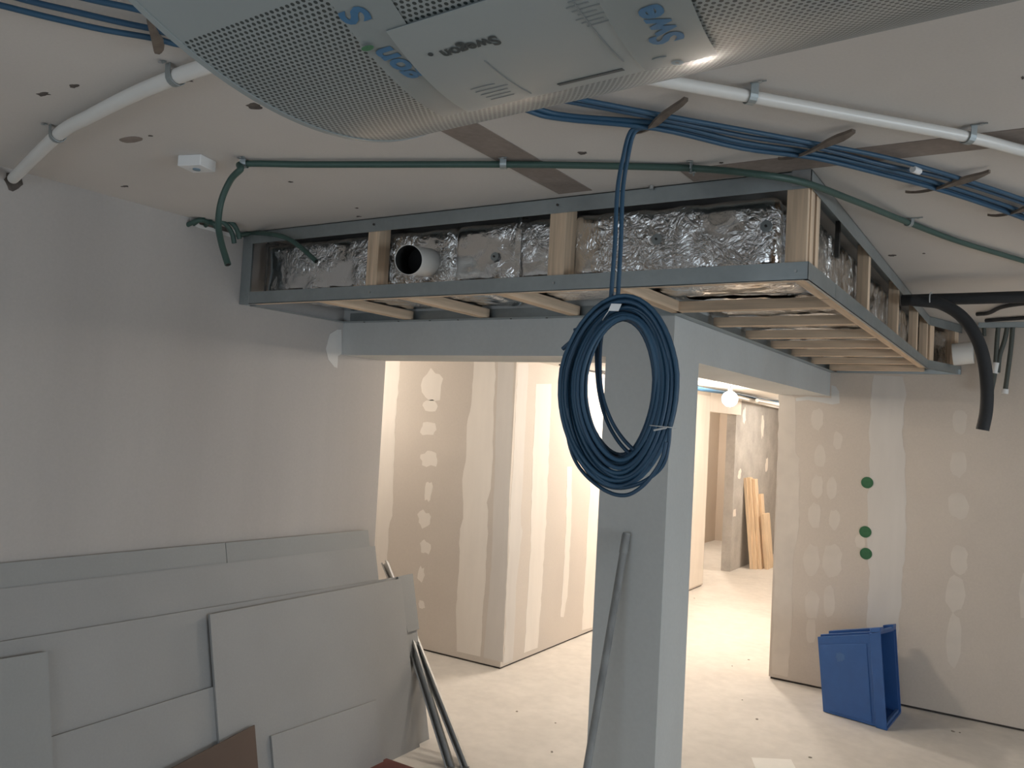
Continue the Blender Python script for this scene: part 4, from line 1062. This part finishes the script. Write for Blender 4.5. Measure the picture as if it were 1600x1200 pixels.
tag(build('board_offcut', MB().prism(f, (-0.02, 0, 0)), M['sheet'], None), 'grey board offcut leaning beyond the pine planks', 'board')

# ------------------------------------------------------------------ lamps and services in the lit corridor
def bulb_lamp(loc, power, label, r=0.045):
    x, y, z = loc
    o = thing('work_lamp', label, 'lamp', (x, y, z - r), 'corridor work lamps')
    build('flex', MB().tube([(x, y, 2.25), (x, y, z + r + 0.03)], 0.004, 8), M['hose'], o)
    build('lamp_holder', MB().tube([(x, y, z + r * 0.8), (x, y, z + r + 0.035)], 0.02, 14), M['white_plastic'], o, smooth=True)
    m = MB()
    prof = [(0.0, -r)] + [(r * math.sin(math.pi * k / 10), -r * math.cos(math.pi * k / 10)) for k in range(1, 10)] + [(0.012, r * 0.98)]
    n = 18
    for q, (rr, zz) in enumerate(prof):
        for k in range(n):
            w = 2 * math.pi * k / n
            m.v.append(Vector((x + max(rr, 0.0005) * math.cos(w), y + max(rr, 0.0005) * math.sin(w), z + zz)))
    for q in range(len(prof) - 1):
        for k in range(n):
            k2 = (k + 1) % n
            m.f.append((q * n + k, q * n + k2, (q + 1) * n + k2, (q + 1) * n + k))
    build('bulb', m, M['glow'], o, smooth=True)
    l = bpy.data.lights.new('bulb_light', 'POINT')
    l.energy, l.color, l.shadow_soft_size = power, WARM, r + 0.012
    lo = bpy.data.objects.new('bulb_light', l)
    COL.objects.link(lo)
    lo.location = (0, 0, r)
    lo.parent = o
    return o
bulb_lamp((-2.6, 6.55, 2.17), 120.0, 'bare work lamp by the glaring corridor wall, hidden behind the column')
bulb_lamp((-2.05, 4.6, 2.145), 85.0, 'bare work lamp just inside the two openings, hidden behind the column')
bulb_lamp((-2.47, 7.8, 2.11), 360.0, 'glaring bare work lamp seen through the narrow opening', 0.075)
bulb_lamp((-3.85, 11.6, 2.12), 200.0, 'added unseen lamp brightening the far tan room')  # added light, brightens the tan walls and floor
bulb_lamp((-2.1, 11.2, 2.12), 170.0, 'added unseen lamp brightening the far end of the corridor')  # added out of view to light the stub wall and planks
bulb_lamp((-4.7, 4.35, 2.14), 62.0, 'added unseen lamp brightening the wall of the side passage')  # added out of view to brighten the wall with the filler spots
# cables and pipes under the corridor ceiling
for i, pts in enumerate(((-2.98, -2.95, 0.0), (-2.94, -2.90, 0.006), (-2.90, -2.86, 0.0), (-2.86, -2.83, 0.005), (-2.82, -2.80, 0.0))):
    x0, x1, dz = pts
    path = [(x0, 6.6, 2.238 - dz), (x0 + 0.02, 8.0, 2.215 - dz), (x1, 9.3, 2.225 - dz), (x1 - 0.05, 10.6, 2.215 - dz), (x1 - 0.10, 13.2, 2.235 - dz)]
    tag(build('blue_cable', MB().tube(smoothed(path, 6), 0.010, 8), M['blue_cable2'], None, True), 'blue cable sagging under the bright corridor ceiling', 'cable', 'blue cables in the corridor')
for x, y0, y1, dx, lab in ((-2.70, 8.6, 13.0, -0.45, 'white pipe slanting under the corridor ceiling'), (-2.72, 9.6, 13.2, -0.10, 'white pipe lying straight under the corridor ceiling')):
    tag(build('plastic_pipe', MB().tube([(x, y0, 2.175), (x + dx, y1, 2.175)], 0.022, 12), M['white_pipe'], None, True), lab, 'pipe', 'white corridor pipes')
for k, (x, y0, y1) in enumerate(((-3.12, 5.6, 7.4), (-3.05, 6.2, 7.8), (-3.16, 6.3, 8.2))):
    tag(build('dark_cable', MB().tube(smoothed([(x, y0, 2.244), (x + 0.05, (y0 + y1) / 2, 2.228), (x - 0.03, y1, 2.243)], 6), 0.006, 8), M['hose'], None, True),
        'thin dark cable under the corridor ceiling seen behind the coil', 'cable', 'dark cables in the corridor')
tag(build('cable_tray', MB().box((-3.2, 11.2, 2.185), (-1.7, 11.24, 2.249)), M['steel'], None), 'grey metal channel across the far corridor ceiling', 'channel')

# ------------------------------------------------------------------ bits on the floor
tag(build('paper_scrap', MB().prism([Vector(p) for p in [(-1.291, 4.729, 0), (-1.105, 4.85, 0), (-1.043, 4.717, 0), (-1.005, 4.489, 0), (-1.149, 4.419, 0)]], (0, 0, 0.002)), M['paper'], None), 'white paper scrap on the floor below the crate', 'paper')
for k, (x, y) in enumerate([(-1.929, 6.429), (-1.881, 6.702), (-1.44, 5.372), (-1.626, 5.68), (-1.025, 4.951), (-0.393, 5.999), (-0.355, 6.004), (-2.67, 4.482), (-3.039, 8.673), (-2.391, 4.469), (-2.195, 4.075)]):
    tag(build('debris_chip', MB().disc((x, y, 0), (0, 0, 1), 0.005 + 0.003 * (k % 3), 0.003, 6, 0.4), M['debris'], None), ('debris chip on the floor' + (' between column and beige wall, the one nearer the column', ' between column and beige wall, highest up', ' with two points, halfway from column to crate',
         ' just below the two-point one by the column', ' beside the paper scrap', ' in the crate shadow, first of two', ' in the crate shadow, second of two', ' in front of the lit wall corner',
         ' close to the column foot opening, far back', ' beside the column on the stick side', ' lowest one beside the column on the stick side')[k]), 'debris', 'debris chips')
